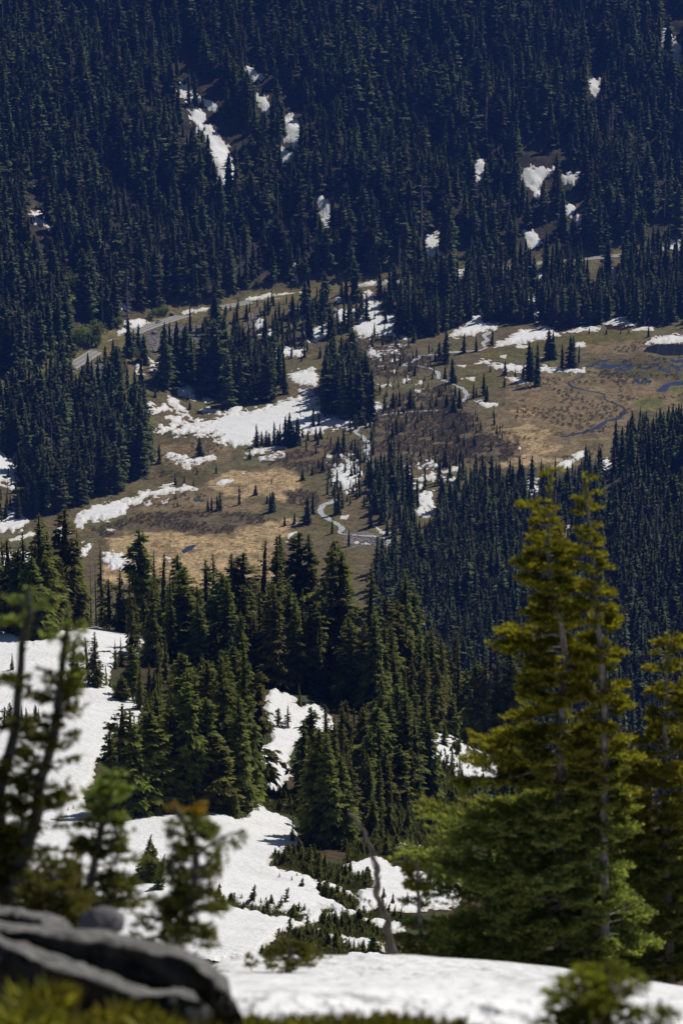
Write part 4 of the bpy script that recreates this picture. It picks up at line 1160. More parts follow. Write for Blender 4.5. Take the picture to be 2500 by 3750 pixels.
pool = []          # x, y, z, H, wide, variant, group
def add_pool(x, y, z, H, u, v, rs, grp, wr=(.95, 1.6)):
    n = len(x)
    var = rs.integers(0, len(FAR), n)
    wide = rs.uniform(wr[0], wr[1], n)
    for k in range(n):
        pool.append((x[k], y[k], z[k], H[k], wide[k], var[k], grp, u[k], v[k]))
occ = np.array(OCC)
def far_from_occ(x, y, r):
    k = np.ones(len(x), bool)
    for ox, oy in occ:
        k &= (x - ox) ** 2 + (y - oy) ** 2 > r * r
    return k
for n, (grp, P, spc, (h0, h1), drop) in enumerate(FOREST):
    PS = cv('T', P)
    x, y, z, u, v, f, rs = sow(PS, spc, 500 + n, (960, 3000))
    nz = fbm(x / 18, y / 18, 44) * 28
    k = in_poly(u + nz, v + nz * .4, PS) & (road_d(x, y) < -11)
    x, y, z, u, v, f = (q[k] for q in (x, y, z, u, v, f))
    H = rs.uniform(h0, h1, len(x)) * (1 + .25 * fbm(x / 30, y / 30, 45))
    small = rs.uniform(size=len(x)) < .22
    H = np.where(small, H * rs.uniform(.35, .7, len(x)), H)
    k = thin_by_views(x, y, z, H, u, v, f, rs, SN, drop) & thin_by_views(x, y, z, H, u, v, f, rs, ROADVIS, .96, (0, .25, .5, .75, .95)) & thin_by_views(x, y, z, H, u, v, f, rs, CLEAR, .85, (.0, .4, .8)) & far_from_occ(x, y, 3)
    x, y, z, u, v, f, H = (q[k] for q in (x, y, z, u, v, f, H))
    add_pool(x, y, z, H, u, v, rs, grp)
# hillside above the road
rs = np.random.default_rng(77)
x, y, z, u, v, f, rs = sow_box(-460, 460, 1480, 2620, 8.2, rs, .165)
d = road_d(x, y)
k = (d > 13) & (u > -500) & (u < 3000) & (v > -420)
x, y, z, u, v, f, d = (q[k] for q in (x, y, z, u, v, f, d))
H = (21 + 16 * rs.uniform(size=len(x))) * (1 + .45 * fbm(x / 60, y / 60, 46)) * np.where(rs.uniform(size=len(x)) < .22, .5, 1)
k = thin_by_views(x, y, z, H, u, v, f, rs, SN, .93, (-.75, -.5, -.25, 0, .2, .4, .6, .85)) & thin_by_views(x, y, z, H, u, v, f, rs, CLEAR, .85, (.0, .4, .8)) & thin_by_views(x, y, z, H, u, v, f, rs, ROADVIS, .96, (0, .3, .6, .9))
k &= fbm(x / 40, y / 40, 47) > -.42
for tq in (.3, .65, 1.0):      # trees do not stand where they would keep the open snow in shade all day
    qx = x - SV.x / SV.z * H * tq; qy = y - SV.y / SV.z * H * tq
    qu, qv, _ = project(qx, qy, ground(qx, qy))
    ins = np.zeros(len(x), bool)
    for (c_, p_, a_, w_), P in zip(SNOW_V, SN):
        if c_ in 'AB': ins |= in_poly(qu, qv, P)
    k &= ~(ins & (rs.uniform(size=len(x)) < .85))
x, y, z, u, v, f, H = (q[k] for q in (x, y, z, u, v, f, H))
add_pool(x, y, z, H, u, v, rs, 'hillside', (1.1, 1.9))
# far ridge behind the crest
x, y, z, u, v, f, rs = sow_box(-560, 560, 2650, 3700, 11, rs, .165)
k = (v > -300) & (v < 220)
x, y, z, u, v, f = (q[k] for q in (x, y, z, u, v, f))
add_pool(x, y, z, rs.uniform(15, 25, len(x)), u, v, rs, 'far ridge')
# small saplings sprinkled over the brushy flats
SAPL = [('T', [(700, 1010), (860, 960), (1060, 940), (1180, 990), (1170, 1040), (950, 1080), (860, 1060), (700, 1050)], 8.5, (2, 8)),
        ('T', [(860, 830), (1010, 800), (1060, 900), (1000, 970), (880, 960)], 9, (2, 8)),
        ('T', [(740, 1050), (860, 1050), (880, 1180), (760, 1150)], 5.5, (3, 8)),
        ('T', [(0, 1080), (60, 1060), (90, 1180), (0, 1220)], 8, (5, 12)),
        ('T', [(340, 870), (480, 880), (480, 930), (350, 920)], 9, (2, 7)),
        ('T', [(540, 780), (720, 760), (740, 830), (640, 830)], 9, (4, 10)),
        ('T', [(860, 730), (920, 740), (960, 800), (850, 800)], 9, (4, 12)),
        ('T', [(480, 700), (720, 665), (820, 700), (700, 760), (500, 770)], 9, (4, 12))]
for n, (c, P, spc, (h0, h1)) in enumerate(SAPL):
    PS = cv(c, P)
    x, y, z, u, v, f, rs = sow(PS, spc, 800 + n, VAL)
    k = in_poly(u, v, PS) & (road_d(x, y) < -7) & (rs.uniform(size=len(x)) < .8)
    x, y, z, u, v = (q[k] for q in (x, y, z, u, v))
    add_pool(x, y, z, rs.uniform(h0, h1, len(x)), u, v, rs, 'saplings')

# --- many-of-a-kind scatter as one object
def proto_collection(name, meshes):
    c = bpy.data.collections.new(name)
    for k, me in enumerate(meshes):
        c.objects.link(bpy.data.objects.new(f'{name}_{k:02d}', me))
    return c

def scatter(name, coll, pos, rot, scl, var, label, cat):
    n = len(pos)
    me = bpy.data.meshes.new(name)
    me.vertices.add(n); me.vertices.foreach_set('co', np.asarray(pos, np.float32).reshape(-1))
    for an, ty, dat, key in (('rz', 'FLOAT', rot, 'value'), ('scl', 'FLOAT_VECTOR', scl, 'vector'), ('vi', 'INT', var, 'value')):
        at = me.attributes.new(an, ty, 'POINT')
        at.data.foreach_set(key, np.asarray(dat, np.int32 if ty == 'INT' else np.float32).reshape(-1))
    o = add_obj(name, me)
    ng = bpy.data.node_groups.new('scatter_' + name, 'GeometryNodeTree')
    ng.interface.new_socket('Geometry', in_out='INPUT', socket_type='NodeSocketGeometry')
    ng.interface.new_socket('Geometry', in_out='OUTPUT', socket_type='NodeSocketGeometry')
    N = ng.nodes; Lk = ng.links
    gi = N.new('NodeGroupInput'); go = N.new('NodeGroupOutput')
    ci = N.new('GeometryNodeCollectionInfo'); ci.inputs[0].default_value = coll
    ci.inputs['Separate Children'].default_value = True; ci.inputs['Reset Children'].default_value = True
    ip = N.new('GeometryNodeInstanceOnPoints'); ip.inputs['Pick Instance'].default_value = True
    def attr(nm, ty):
        q = N.new('GeometryNodeInputNamedAttribute'); q.data_type = ty; q.inputs[0].default_value = nm
        return q.outputs[0]
    cx = N.new('ShaderNodeCombineXYZ'); Lk.new(attr('rz', 'FLOAT'), cx.inputs[2])
    Lk.new(gi.outputs[0], ip.inputs['Points']); Lk.new(ci.outputs[0], ip.inputs['Instance'])
    Lk.new(attr('vi', 'INT'), ip.inputs['Instance Index']); Lk.new(cx.outputs[0], ip.inputs['Rotation'])
    Lk.new(attr('scl', 'FLOAT_VECTOR'), ip.inputs['Scale']); Lk.new(ip.outputs[0], go.inputs[0])
    md = o.modifiers.new('scatter', 'NODES'); md.node_group = ng
    tag(o, label, cat, None, 'stuff')
    return o

def whole(lib, mat, nm):
    out = []
    for q in lib:
        (v_, f_, t_), (tv_, tf_) = q[4], q[5]
        V_, F_ = join([(v_, f_), (tv_, tf_)])
        out.append(mesh_np('fir', V_, F_, [M[mat], M['bark']], np.r_[np.zeros(len(f_)), np.ones(len(tf_))], np.r_[t_, np.zeros(len(tv_))]))
    return proto_collection(nm, out)
FAR_N = len(FAR)
far_coll = whole(FAR, 'fir_far', 'fir')
for k in range(2):
    far_coll.objects.link(bpy.data.objects.new(f'fir_z{k}', mesh_np('snag', *[q * (20 / 17 if i == 0 else 1) for i, q in enumerate(dead_conifer(320 + k, 17, 2.4, 60))], [M['deadwood']])))
mid_coll = whole(MID, 'fir', 'grove_fir')

# the largest valley-clump firs are trees of their own, the rest is forest
in_view = [p for p in pool if -20 < p[7] < 2520 and p[6] in ('left', 'middle', 'right strip', 'stream trees') and p[8] < 1950]
def front_score(p):
    f = p[1]
    return p[3] / f + (p[8] / 3750) * .006
in_view.sort(key=front_score, reverse=True)
CL = {'left': [("the left forest edge", 540, 1720)], 'middle': [("the broad valley snowfield", 900, 1480)], 'right strip': [("the trees below the road", 1900, 1150)], 'stream trees': [("the lower stream loop", 1400, 1850)]}
picked = set()
quota = {'left': 26, 'middle': 26, 'right strip': 16, 'stream trees': 10}
for p in in_view:
    g = p[6]
    if quota[g] <= 0: continue
    quota[g] -= 1; picked.add(id(p))
    lab = {'left': 'tall dark fir in the wall of forest at the left of the meadow', 'middle': 'tall dark fir in the dense clumps standing behind the valley snowfield',
           'right strip': 'tall dark fir in the belt of trees between road and green knoll', 'stream trees': 'slender dark fir among the trees right of the gravelly stream'}[g]
    grp = {'left': 'firs of the left forest wall', 'middle': 'firs of the clumps behind the snowfield', 'right strip': 'firs of the belt below the road', 'stream trees': 'firs right of the stream'}[g]
    plant('far', p[5], p[:3], p[3], p[4], lab, 'fir_tree', grp)
rest = {}
for p in pool:
    if id(p) not in picked:
        rest.setdefault(p[6], []).append(p)
FN = {'left': 'dark fir forest filling the left side below the road', 'middle': 'dark firs packed in the clumps behind the snowfield', 'right strip': 'dense dark fir belt below the far road',
      'below road': 'scattered firs on the bank below the road', 'right': 'dense dark fir forest on the right below the meadow', 'stream trees': 'small firs crowding the stream',
      'hillside': 'dense blue-dark fir forest covering the far hillside', 'far ridge': 'hazy blue fir forest on the ridge behind the crest', 'saplings': 'tiny fir saplings sprinkled over the brushy flats'}
rr = np.random.default_rng(9)
for g, lst in rest.items():
    A_ = np.array([(p[0], p[1], p[2], p[3], p[4], p[5]) for p in lst])
    s = A_[:, 3] / 20.0
    vi = np.where(rr.uniform(size=len(A_)) < .025, FAR_N + rr.integers(0, 2, len(A_)), A_[:, 5])
    scatter('forest' if g != 'saplings' else 'sapling_thicket', far_coll, A_[:, :3], rr.uniform(0, 6.28, len(A_)), np.c_[s * A_[:, 4], s * A_[:, 4], s], vi, FN[g], 'forest' if g != 'saplings' else 'saplings')
print('forest trees', len(pool))

# ------------------------------------------------------------------ trees of the near slope
BENCH = [ # crop, list of (x, base, top, width factor, mid variant, words)
 ('E', [(120, 560, 90, 1.0, 1, ''), (195, 560, 10, 1.1, 0, ''), (230, 545, 80, 1.2, 4, ''), (310, 520, -10, 1.1, 5, ''), (150, 575, 200, 1.3, 2, ''), (25, 500, 130, .9, 3, ''), (75, 500, 200, 1.0, 1, ''), (270, 520, 200, 1.2, 0, ''),
        (345, 505, 180, 1.1, 2, ''), (370, 490, 75, 1.0, 3, ''), (470, 475, 135, .9, 6, ''), (500, 465, 300, .9, 3, ''), (545, 460, 250, .9, 1, ''), (-30, 520, 180, 1.2, 0, ''), (-80, 520, 120, 1.2, 2, ''),
        (645, 480, 80, 1.2, 5, ''), (710, 470, 165, .9, 3, ''), (745, 490, 185, 1.0, 6, ''), (605, 650, 290, .85, 3, ''), (630, 630, 350, .9, 6, ''), (710, 700, 310, 1.05, 1, ''), (820, 510, 190, 1.0, 2, ''), (850, 600, 250, 1.25, 5, ''),
        (945, 560, 210, .9, 3, ''), (990, 565, 190, 1.0, 1, ''), (910, 640, 330, 1.1, 4, ''), (1060, 600, 190, 1.1, 0, ''), (1110, 620, 180, 1.25, 5, ''), (1040, 660, 330, 1.2, 2, ''), (1200, 650, 130, 1.1, 0, ''), (1265, 660, 110, 1.0, 1, ''),
        (1300, 660, 100, 1.1, 4, ''), (1380, 670, 65, 1.25, 5, ''), (1430, 680, 90, 1.1, 0, ''), (1530, 720, 120, 1.3, 2, ''), (1480, 730, 300, 1.0, 1, ''), (1150, 680, 320, 1.1, 4, ''), (1330, 720, 330, 1.15, 0, ''), (1240, 740, 350, 1.1, 2, ''),
        (340, 785, 590, .95, 1, 's'), (360, 778, 630, .85, 3, 's'), (408, 800, 568, .85, 3, 's'), (436, 808, 545, 1.0, 1, 's'), (490, 805, 690, .8, 6, 's'), (530, 715, 580, .8, 6, 's'), (557, 700, 570, .8, 3, 's'), (57, 735, 640, .9, 3, 's'), (20, 1000, 890, 1.0, 1, 's'), (45, 990, 870, 1.0, 0, 's'),
        (100, 970, 880, .9, 3, 's'), (122, 968, 890, .9, 1, 's'), (165, 975, 880, 1.0, 0, 's'), (180, 972, 890, .9, 3, 's'),
        (625, 815, 625, .9, 1, ''), (730, 800, 615, .9, 3, ''), (760, 780, 560, .9, 6, ''), (690, 830, 690, .9, 1, ''), (560, 870, 750, 1.2, 5, ''),
        (520, 1395, 1000, .9, 2, 'f'), (558, 1405, 880, 1.0, 0, 'f'), (600, 1410, 905, 1.05, 4, 'f'), (690, 1395, 900, 1.1, 5, 'f'), (745, 1380, 825, 1.05, 0, 'f'), (785, 1375, 900, 1.1, 2, 'f'), (870, 1380, 720, 1.0, 4, 'f'), (905, 1375, 760, 1.0, 0, 'f'),
        (960, 1370, 850, 1.05, 2, 'f'), (1000, 1385, 1030, 1.25, 5, 'f'), (1030, 1350, 660, .95, 4, 'f'), (1065, 1340, 640, .95, 0, 'f'), (1130, 1330, 560, .9, 1, 'f'), (1180, 1290, 700, 1.0, 2, 'f'), (1090, 1365, 830, 1.0, 0, 'f'), (830, 1250, 640, 1.0, 5, 'f'), (935, 1250, 690, 1.0, 2, 'f'), (640, 1250, 930, 1.0, 0, 'f')]),
 ('N1', [(590, 760, 165, 1.0, 5, 'r'), (545, 770, 250, 1.15, 5, 'r'), (640, 1040, 295, 1.0, 2, 'r'), (690, 1050, 330, 1.0, 0, 'r'), (740, 760, 215, .9, 1, 'r'), (780, 1050, 460, 1.0, 4, 'r'), (605, 1010, 420, 1.0, 0, 'r'), (850, 900, 540, .95, 1, 'r'), (925, 640, 165, 1.15, 0, 'r'), (1000, 680, 155, 1.15, 5, 'r'),
         (1065, 680, 100, 1.0, 4, 'r'), (1130, 660, 20, 1.1, 2, 'r'), (1200, 720, 60, 1.0, 0, 'r'), (1265, 770, 235, 1.1, 1, 'r'), (1330, 760, 210, 1.0, 0, 'r'), (1095, 830, 640, .8, 3, 'r'), (965, 870, 490, .9, 1, 'r'), (1020, 850, 480, .9, 3, 'r'), (1150, 790, 400, 1.0, 5, 'r'), (1220, 800, 420, .9, 1, 'r'), (1060, 800, 420, 1.0, 0, 'r'),
         (680, 330, 250, .7, 3, 'r'), (515, 150, 10, .8, 3, 'r'), (620, 130, 60, .8, 3, 'r'), (1490, 560, 380, .8, 3, 'r'), (1540, 590, 460, .8, 1, 'r'), (110, 872, 708, 1.0, 1, 'y'), (470, 1040, 850, .75, 3, 'y'), (1440, 420, 250, 1.0, 1, 'r')]),
 ('N8', [(520, 1100, 210, 1.1, 0, ''), (600, 1120, 290, 1.15, 4, ''), (400, 1120, 370, 1.1, 1, ''), (490, 1150, 400, 1.1, 2, ''), (160, 1100, 540, 1.1, 5, ''), (245, 1150, 550, 1.1, 0, ''), (730, 1250, 570, 1.0, 4, ''), (790, 1250, 630, 1.0, 1, ''), (880, 1260, 620, 1.05, 2, ''), (940, 1270, 650, .9, 3, ''), (600, 1300, 790, .9, 1, ''), (540, 1300, 850, .9, 3, ''), (1000, 1350, 880, 1.1, 0, ''), (1060, 1300, 800, 1.0, 4, ''), (1110, 1320, 830, .9, 3, ''), (1200, 1350, 780, 1.0, 1, ''), (1300, 1350, 700, 1.1, 0, ''), (330, 1150, 650, 1.0, 3, ''), (690, 1300, 700, .9, 6, ''), (840, 1300, 720, 1.0, 0, ''), (30, 1050, 20, 1.2, 5, ''), (110, 1050, 60, 1.2, 2, ''), (290, 1100, 130, 1.0, 1, '')]),
]
GB = 'firs on the near slope'; BN = 0
for c, lst in BENCH:
    sc = CR[c][2]
    W = unproject(cv(c, [(q[0], q[1]) for q in lst]), BEN)
    for q, w in zip(lst, W):
        u, v, _ = project(*w)
        H = min(height_px(max(v - (CR[c][1] + q[2] * sc), 20), w), 31)
        mode = q[5]
        word = {'': 'tall fir of the crest', 's': 'slim small fir standing on snow', 'f': 'broad fir in the front grove', 'r': 'layered fir in the right grove', 'y': 'bright young fir'}[mode]
        BN += 1
        plant('mid', q[4] if BN % 6 else 8 + (BN // 6) % 2, tuple(w), H, q[3] * (1.05 * 17 / max(H, 9)) ** .35, None, 'fir_tree' if H > 6.5 else 'fir_sapling', GB, (u, v, word, BLAND))
        OCC.append((w[0], w[1]))
occ = np.array(OCC)
GROVES = [('T', [(-250, 1440), (-250, 1470), (70, 1460), (185, 1447), (185, 1428), (-100, 1425)], 6, (12, 21), 'crest'),
          ('T', [(330, 1510), (420, 1540), (600, 1575), (780, 1615), (850, 1645), (960, 1690), (1060, 1700), (1060, 1650), (960, 1615), (800, 1585), (600, 1545), (400, 1505)], 5.2, (13, 22), 'crest'),
          ('T', [(290, 1590), (420, 1560), (560, 1600), (600, 1680), (540, 1710), (430, 1660), (380, 1700), (320, 1650)], 4.4, (4, 11), 'front'),
          ('T', [(1000, 1700), (1100, 1720), (1300, 1790), (1700, 1950), (1700, 1900), (1300, 1740), (1100, 1670), (1000, 1650)], 6, (8, 14), 'crest'),
          ('T', [(1060, 1740), (1250, 1800), (1700, 1960), (1700, 2180), (1300, 2140), (1130, 2000), (1110, 1860)], 4.6, (5, 11), 'low'),
          ('T', [(300, 1850), (440, 1840), (550, 1825), (570, 1780), (540, 1710), (480, 1670), (430, 1660), (390, 1720), (320, 1800)], 5.0, (9, 15), 'front'),
          ('T', [(700, 1850), (760, 1930), (810, 1900), (880, 1840), (990, 1790), (980, 1720), (870, 1700), (800, 1730)], 5.0, (8, 14), 'right')]
for n, (c, P, spc, (h0, h1), nm) in enumerate(GROVES):
    PS = cv(c, P)
    x, y, z, u, v, f, rs = sow(PS, spc, 900 + n, BEN)
    k = in_poly(u, v, PS) & far_from_occ(x, y, 2.2)
    x, y, z, u, v, f = (q[k] for q in (x, y, z, u, v, f))
    H = rs.uniform(h0, h1, len(x)) * np.where(rs.uniform(size=len(x)) < .2, .6, 1)
    k = thin_by_views(x, y, z, H, u, v, f, rs, SNB[1:], .8, (0, .25, .5, .75)) 
    kk = np.where(k)[0]
    sH = H[kk] / 17; wd = rs.uniform(.9, 1.2, len(kk))
    scatter('fir_grove', mid_coll, np.c_[x, y, z][kk], rs.uniform(0, 6.28, len(kk)), np.c_[sH * wd, sH * wd, sH], rs.integers(0, 10, len(kk)),
            {'crest': 'dark firs packed behind the front trees along the crest', 'front': 'dark firs inside the front grove above the snowfield', 'right': 'dark firs inside the right grove above the brush', 'low': 'dark firs on the slope behind the big foreground fir'}[nm] + {0: ' on the left', 1: ' in the middle', 2: ', between crest and lower grove', 3: ' at the right'}.get(n, ''), 'grove')
# dead trees
for k, (c, xx, b, t, wd, lab) in enumerate([('E', 418, 400, 80, .8, 'pale bare snag standing left of its taller twin on the crest'), ('E', 440, 420, 110, .9, 'pale bare snag with feathery dead branches on the crest'),
                                    ('G', 735, 205, -60, .45, 'bleached dead trunk in front of the front grove'), ('N8', 1015, 1330, 1170, .5, 'short bleached stub at the right end of the crest'), ('R5', 1165, 470, 360, .9, 'grey dead fir in the valley brush')]):
    w = unproject(cv(c, [(xx, b)]), BEN if c != 'R5' else VAL)[0]
    H = height_px((b - t) * CR[c][2], w)
    o = empty('dead_tree', tuple(w), k * 1.3, (H / 17 * wd * 1.2,) * 2 + (H / 17,))
    add_obj('trunk', DEAD[k % 2], o)
    tag(o, lab, 'dead tree', 'bare dead trees')

# ------------------------------------------------------------------ brush, bushes, stones, logs
def clump(seed, n, r, h, wid, spread=.6, up=1.0):
    rng = np.random.default_rng(seed)
    a = rng.uniform(0, 6.28, n); q = r * np.sqrt(rng.uniform(size=n)) * .7
    base = np.c_[np.cos(a) * q, np.sin(a) * q, rng.uniform(-.05, .35, n) * h]
    d = np.c_[np.cos(a) * spread * rng.uniform(.2, 1.2, n), np.sin(a) * spread * rng.uniform(.2, 1.2, n), np.full(n, up)] + rng.normal(0, .25, (n, 3))
    v, f = kites(base, d, h * rng.uniform(.5, 1.0, n), np.full(n, wid) * rng.uniform(.6, 1.4, n), rng, 1.0, .1)
    t = np.repeat(rng.uniform(0, 1, n), 4); t[2::4] = np.clip(t[2::4] * 1.4, 0, 1)
    return v, f, t
def clump_set(name, mat, k, *a):
    out = []
    for s in range(k):
        v, f, t = clump(700 + s * 3 + len(name), *a)
        out.append(mesh_np(name, v, f, [M[mat]], tint=t))
    return proto_collection(name, out)
brush_c = clump_set('brush_clump', 'brush', 4, 46, 1.1, 1.5, .16, .7)
sedge_c = clump_set('sedge_clump', 'sedge', 3, 34, .8, .42, .10, 1.0)
heath_c = clump_set('heath_clump', 'heath', 5, 130, .6, .5, .055, .9)
moss_c = clump_set('moss_clump', 'moss', 4, 70, .06, .085, .018, .7)

def spread_in(c, P, spc, seed, rng_y, keepf=None):
    PS = cv(c, P)
    x, y, z, u, v, f, rs = sow(PS, spc, seed, rng_y)
    nz = fbm(x / 8, y / 8, 52) * (10 if rng_y == VAL else 6)
    k = in_poly(u + nz, v + nz, PS)
    if keepf is not None:
        k &= keepf(x, y, u, v)
    return np.c_[x, y, z][k]
pts = []
for n, (nm, c, P) in enumerate(COVER):
    if nm == 'brown':
        pts.append(spread_in(c, P, 2.7, 1200 + n, VAL, lambda x, y, u, v: (road_d(x, y) < -8) & (fbm(x / 12, y / 12, 53) > -.25)))
    elif nm in ('tan2', 'olive'):
        pts.append(spread_in(c, P, 4.2, 1200 + n, VAL, lambda x, y, u, v: (road_d(x, y) < -8) & (fbm(x / 16, y / 16, 54) > .1)))
BR = np.concatenate(pts)
rs = np.random.default_rng(5)
sc_ = rs.uniform(.6, 1.25, len(BR)); hs = rs.uniform(.6, 1.3, len(BR))
scatter('willow_brush', brush_c, BR, rs.uniform(0, 6.28, len(BR)), np.c_[sc_, sc_, hs], rs.integers(0, 4, len(BR)), 'brown leafless brush covering the valley flats', 'brush')
pts = []
for n, (nm, c, P) in enumerate(COVER):
    if nm in ('tan', 'tan2'):
        pts.append(spread_in(c, P, 2.6 if nm == 'tan' else 3.2, 1300 + n, VAL, lambda x, y, u, v: (road_d(x, y) < -10) & (fbm(x / 9, y / 9, 55) > -.12)))
SG = np.concatenate(pts); sc_ = rs.uniform(.5, 1.4, len(SG))
scatter('sedge', sedge_c, SG, rs.uniform(0, 6.28, len(SG)), np.c_[sc_, sc_, sc_ * rs.uniform(.5, 1.2, len(SG))], rs.integers(0, 3, len(SG)), 'straw coloured sedge tussocks over the tan meadow', 'grass')
HEATH = [('N2', [(500, 340), (700, 290), (780, 340), (1000, 430), (1150, 510), (1150, 545), (1060, 565), (960, 540), (880, 500), (760, 480), (640, 430)]),
         ('N2', [(980, 260), (1290, 180), (1568, 180), (1700, 250), (1700, 500), (1568, 480), (1420, 425), (1300, 398), (1200, 348), (1120, 342), (980, 385)]),
         ('N2', [(230, 612), (400, 642), (600, 660), (745, 712), (700, 758), (560, 722), (400, 697), (240, 650)]),
         ('N2', [(600, 830), (850, 770), (1150, 695), (1350, 720), (1360, 790), (1250, 730), (1060, 735), (1250, 830), (1250, 905), (1100, 878), (950, 838), (860, 850), (1200, 950), (1220, 970), (1000, 990), (830, 975), (600, 900)]),
         ('N2', [(780, 545), (860, 548), (1000, 592), (1065, 640), (1040, 690), (990, 675), (920, 632), (830, 595)]),
         ('N2', [(808, 675), (880, 678), (890, 700), (830, 706)]),
         ('N1', [(180, 700), (230, 530), (340, 565), (375, 630), (300, 700), (420, 720), (500, 760), (580, 860), (400, 845), (230, 785)]),
         ('N1', [(920, 820), (1100, 770), (1400, 600), (1568, 620), (1700, 800), (1700, 1000), (1400, 1010), (1130, 1010), (940, 985)]),
         ('N1', [(1360, 500), (1560, 600), (1700, 640), (1700, 700), (1400, 640)]),
         ('N1', [(1380, 350), (1568, 385), (1700, 420), (1700, 600), (1500, 590), (1365, 490)]),
         ('N5', [(-50, 290), (120, 380), (320, 380), (540, 330), (560, 270), (640, 320), (770, 290), (760, 260), (-50, 250)]),
         ('E', [(500, 800), (640, 820), (700, 850), (690, 880), (560, 880)]), ('N5', [(620, 1540), (900, 1570), (1170, 1460), (1160, 1420), (900, 1480), (600, 1480)])]
pts = []
for n, (c, P) in enumerate(HEATH):
    pts.append(spread_in(c, P, 1.05 if n != 9 else 2.2, 1400 + n, BEN))
HB = np.concatenate(pts)
sc_ = rs.uniform(.7, 1.6, len(HB))
scatter('heath_brush', heath_c, HB, rs.uniform(0, 6.28, len(HB)), np.c_[sc_, sc_, sc_ * rs.uniform(.6, 1.2, len(HB))], rs.integers(0, 5, len(HB)), 'low green and brown heath brush on the near slope', 'brush')
pts = [spread_in(c, P, 1.9 if n != 9 else 3.0, 1500 + n, BEN) for n, (c, P) in enumerate(HEATH) if n not in (10,)]
KB = np.concatenate(pts); kh = rs.uniform(.5, 2.4, len(KB)) / 17
scatter('krummholz', mid_coll, KB, rs.uniform(0, 6.28, len(KB)), np.c_[kh * 1.5, kh * 1.5, kh], rs.integers(0, 10, len(KB)), 'knee-high fir shoots crowding the near slope brush', 'brush')
DWARF = [('N2', [(160, 620, 520), (190, 700, 600), (210, 640, 590), (270, 620, 570), (315, 630, 580), (385, 640, 535), (440, 650, 600), (470, 640, 595), (590, 650, 550), (560, 680, 600), (640, 700, 640), (680, 700, 635), (715, 700, 640), (560, 490, 445), (640, 510, 465), (700, 550, 480), (670, 480, 440), (575, 380, 260), (740, 400, 280), (530, 400, 330), (700, 360, 300), (810, 420, 350), (840, 400, 330), (930, 520, 420), (890, 470, 400), (860, 440, 380), (1225, 620, 545), (1278, 660, 580), (1375, 640, 570), (1400, 620, 580), (1200, 690, 590), (1290, 720, 650), (1330, 740, 665), (1250, 700, 640), (955, 800, 710), (1050, 820, 770), (690, 880, 810), (570, 890, 800), (540, 880, 800), (600, 900, 810), (450, 950, 900), (480, 950, 895), (910, 830, 770), (880, 830, 760), (1370, 300, 255), (1405, 300, 252), (1460, 320, 265), (1490, 320, 275), (345, 775, 740), (330, 735, 710), (1030, 680, 620), (990, 670, 640)]),
         ('N5', [(890, 1990, 1740), (920, 2000, 1800), (980, 2010, 1790), (955, 2000, 1805), (1000, 2050, 1850), (500, 1250, 1225), (430, 1540, 1500), (460, 1530, 1490), (600, 1640, 1600), (770, 1700, 1660)]),
         ('N1', [(960, 980, 790), (1000, 980, 830), (1060, 980, 820), (1100, 990, 890), (930, 950, 800), (1190, 960, 830), (1250, 900, 800), (1300, 960, 850), (1340, 930, 840), (1150, 960, 850), (1220, 940, 860), (1380, 930, 860), (1030, 1000, 900), (990, 1040, 980), (1410, 860, 770), (400, 740, 660), (420, 745, 660), (380, 740, 680), (460, 740, 690), (340, 640, 575), (780, 350, 300), (380, 300, 190), (440, 310, 185), (1440, 560, 480), (1400, 510, 440), (1520, 480, 380)])]
for c, lst in DWARF:
    sc = CR[c][2]
    W = unproject(cv(c, [(q[0], q[1]) for q in lst]), BEN)
    for q, w in zip(lst, W):
        u, v, _ = project(*w)
        H = height_px(max(v - (CR[c][1] + q[2] * sc), 12), w)
        H = min(H * 1.3, 9)
        o = plant('mid', random.choice([1, 3, 4, 8, 9]), tuple(w), H, random.uniform(1.1, 1.7), None, 'dwarf_fir', 'dwarf firs poking through the near snow', (u, v, 'dwarf fir' if H > 2.5 else 'stunted little fir', BLAND))
        o['category'] = 'dwarf fir'
        o.rotation_euler = (random.uniform(-.08, .08), random.uniform(.0, .25), 0)

def bush_mesh(seed):
    rng = np.random.default_rng(seed)
    vs = []; ts = []
    for k in range(9):
        c = np.array([rng.uniform(-.6, .6), rng.uniform(-.6, .6), rng.uniform(.35, .85)]); r = rng.uniform(.25, .42); n = 70
        d = rng.normal(size=(n, 3)); d /= np.linalg.norm(d, axis=1)[:, None]
        v, f = kites(c + d * r * rng.uniform(.5, 1, n)[:, None], rng.normal(size=(n, 3)), np.full(n, .13), np.full(n, .09), rng, 1.5, .1)
        vs.append((v, f)); ts.append(np.repeat(np.clip(.5 + .4 * d[:, 2] + rng.normal(0, .2, n), 0, 1), 4))
    v, f = join(vs)
    st = []
    for k in range(6):
        a = rng.uniform(0, 6.28); s = np.linspace(0, 1, 4)
        st.append(tube(np.c_[np.cos(a) * .5 * s, np.sin(a) * .5 * s, s * .8 - .05], .025 * (1.1 - s), 4))
    return mesh_np('bush_leaves', v, f, [M['leafy']], tint=np.concatenate(ts)), mesh_np('bush_stems', *join(st), [M['bark']])
BUSH = [bush_mesh(k) for k in range(3)]
